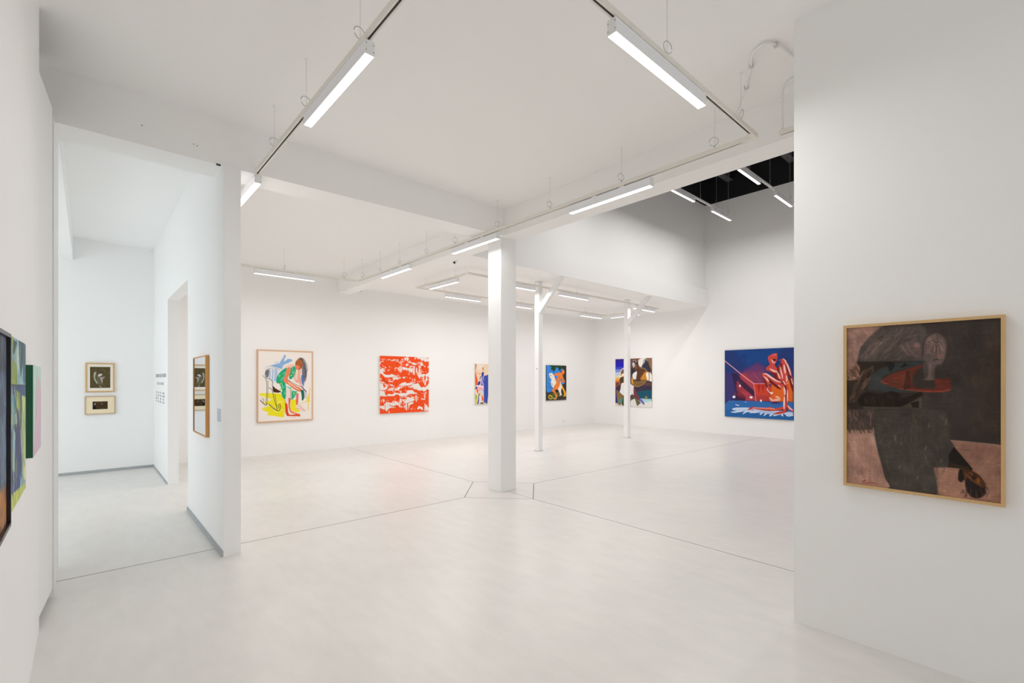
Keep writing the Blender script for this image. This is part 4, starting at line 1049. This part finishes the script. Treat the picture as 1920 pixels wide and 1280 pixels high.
# ------------------------------------------------------------------ small things
wt = empty('wall_text', (.884, 9.47, 1.16), ROT['W']); tag(wt, 'grey printed wall text beside the corridor doorway', 'wall text')

R2 = random.Random(5)
def glyph_row(name, x0, x1, z0, z1, mt, words):
    # rows of small letter-like strokes: the print in the photo is too small to read
    for a, b in words:
        m = MB(); x = x0 + (x1 - x0) * a; e = x0 + (x1 - x0) * b; h = z1 - z0
        while x < e - h * .3:
            w = h * R2.choice((.36, .46, .5)); t = h * .17
            m.box(x, x + t, -.0008, 0, z0, z1)
            k = R2.randrange(4)
            if k != 1: m.box(x + t, x + w, -.0008, 0, z1 - t, z1)
            if k in (0, 2): m.box(x + t, x + w, -.0008, 0, z0, z0 + t)
            if k in (1, 3): m.box(x + w - t, x + w, -.0008, 0, z0, z1)
            if k != 2: m.box(x + t, x + w, -.0008, 0, (z0 + z1 - t) / 2, (z0 + z1 + t) / 2)
            x += w + h * .16
        m.build(name, mt, wt)
Z0 = -1.16
glyph_row('heading_line', -.72, .72, 1.583 + Z0, 1.640 + Z0, M['print'], ((0, .42), (.46, .62), (.66, 1.)))
glyph_row('subheading_line', -.50, .45, 1.462 + Z0, 1.505 + Z0, M['printlight'], ((0, .45), (.50, 1.)))
for k in range(4):
    z = 1.318 - .049 * k + Z0
    for a, b in (((-.66, -.52), (-.38, -.22), (-.10, .08), (.26, .52)), ((-.66, -.54), (-.40, -.18), (-.08, .12), (.26, .58)), ((-.70, -.46), (-.36, -.24), (-.06, .10), (.30, .46)), ((-.66, -.54), (-.38, -.22), (-.10, .10), (.26, .50)))[k]:
        glyph_row('text_line', a, b, z, z + .030, M['print'], ((0, 1),))
# label card
lc = empty('label_card', (.884, 4.925, 1.17), ROT['W']); tag(lc, 'small pale blue caption card on the partition beside the oak framed glass', 'label')
MB().box(-.07, .07, -.0015, 0, 0, .115).build('card', M['paper'], lc)
for k in range(5): MB().box(-.055, (.03, .045, .02, .05, -.01)[k], -.002, -.001, .022 + .017 * k, .027 + .017 * k).build('printed_line', M['print'], lc)
# dome camera and small sensor
dc = empty('dome_camera', (4.80, 6.84, 3.66)); tag(dc, 'small white ceiling camera with black lens left of the thick column', 'camera')
m = MB(); m.tube([(0, 0, 0), (0, 0, -.012), (0, 0, -.028)], [.055, .055, .048], 24); m.build('base', M['white'], dc, True)
m = MB(); bmesh.ops.create_uvsphere(m.bm, u_segments=20, v_segments=12, radius=.040, matrix=Matrix.Translation((0, 0, -.050))); m.build('housing', M['white'], dc, True)
m = MB(); bmesh.ops.create_uvsphere(m.bm, u_segments=16, v_segments=10, radius=.021, matrix=Matrix.Translation((-.018, -.021, -.064))); m.build('lens', M['black'], dc, True)
sn = empty('motion_sensor', (4.745, 10.55, 3.615)); tag(sn, 'tiny white sensor with dark eye high on the back wall near the beam end', 'sensor')
MB().box(-.03, .03, -.03, 0, -.03, .03, .006).build('housing', M['white'], sn); MB().tube([(0, -.026, 0), (0, -.034, 0)], .016, 12).build('eye', M['black'], sn)
so = empty('wall_socket', (11.80, 10.548, .115)); tag(so, 'white wall socket low on the back wall below the orange rider painting', 'socket')
MB().box(-.04, .04, -.008, 0, 0, .08, .003).build('cover_plate', M['white'], so); MB().tube([(0, -.0075, .045), (0, -.011, .045)], .022, 16).build('socket_face', M['wirewhite'], so)
# conduits on the ceiling at the track corner
CZ = 3.835
cn = empty('conduit', (3.43, 1.23, CZ)); tag(cn, 'white conduit curving over the ceiling and down to the track corner', 'conduit')
def P3(*p): return tuple(np.array(p) - np.array((3.43, 1.23, CZ)))
crv = [np.array(p) for p in cm([(3.95, 1.02, CZ), (3.72, 1.145, CZ), (3.56, 1.17, CZ), (3.478, 1.199, CZ), (3.43, 1.235, CZ), (3.45, 1.31, CZ - .005), (3.52, 1.36, CZ), (3.612, 1.397, CZ), (3.75, 1.48, CZ), (3.856, 1.528, CZ - .006), (3.92, 1.60, 3.78), (3.90, 1.62, 3.70), (3.90, 1.62, 3.63)], 5)]
MB().tube([P3(*p) for p in crv], .009, 10).build('pipe', M['white'], cn, True)
MB().tube([P3(3.90, 1.62, 3.64), P3(3.905, 1.55, 3.55), P3(3.915, 1.50, 3.49)], .010, 10).build('cable_drop', M['cream'], cn, True)
for p in ((3.50, 1.19, CZ), (3.60, 1.39, CZ), (3.84, 1.52, CZ)):
    a = P3(*p); MB().box(a[0] - .012, a[0] + .012, a[1] - .014, a[1] + .014, -.014, .015, .003).build('pipe_clip', M['wirewhite'], cn)
a = P3(3.90, 1.62, 3.645); MB().tube([a, (a[0], a[1], a[2] - .018)], .013, 10).build('cable_gland', M['steel'], cn)
c2 = empty('conduit', (4.02, 1.32, CZ)); tag(c2, 'white conduit dropping straight to the short track piece beside the near right wall', 'conduit')
MB().tube([tuple(p) for p in cm([(-.06, -.35, 0), (-.03, -.10, 0), (0, -.035, -.004), (0, 0, -.05), (0, 0, -.20), (0, 0, -.34)], 5)], .009, 10).build('pipe', M['white'], c2, True)
track(2.6, 'short lighting track piece fed by the straight conduit, cut off by the near right wall', (4.02, 1.34, TZ), -H, [(1.8, .03, .3)], 3.85, 'short lighting tracks beside the near right wall')
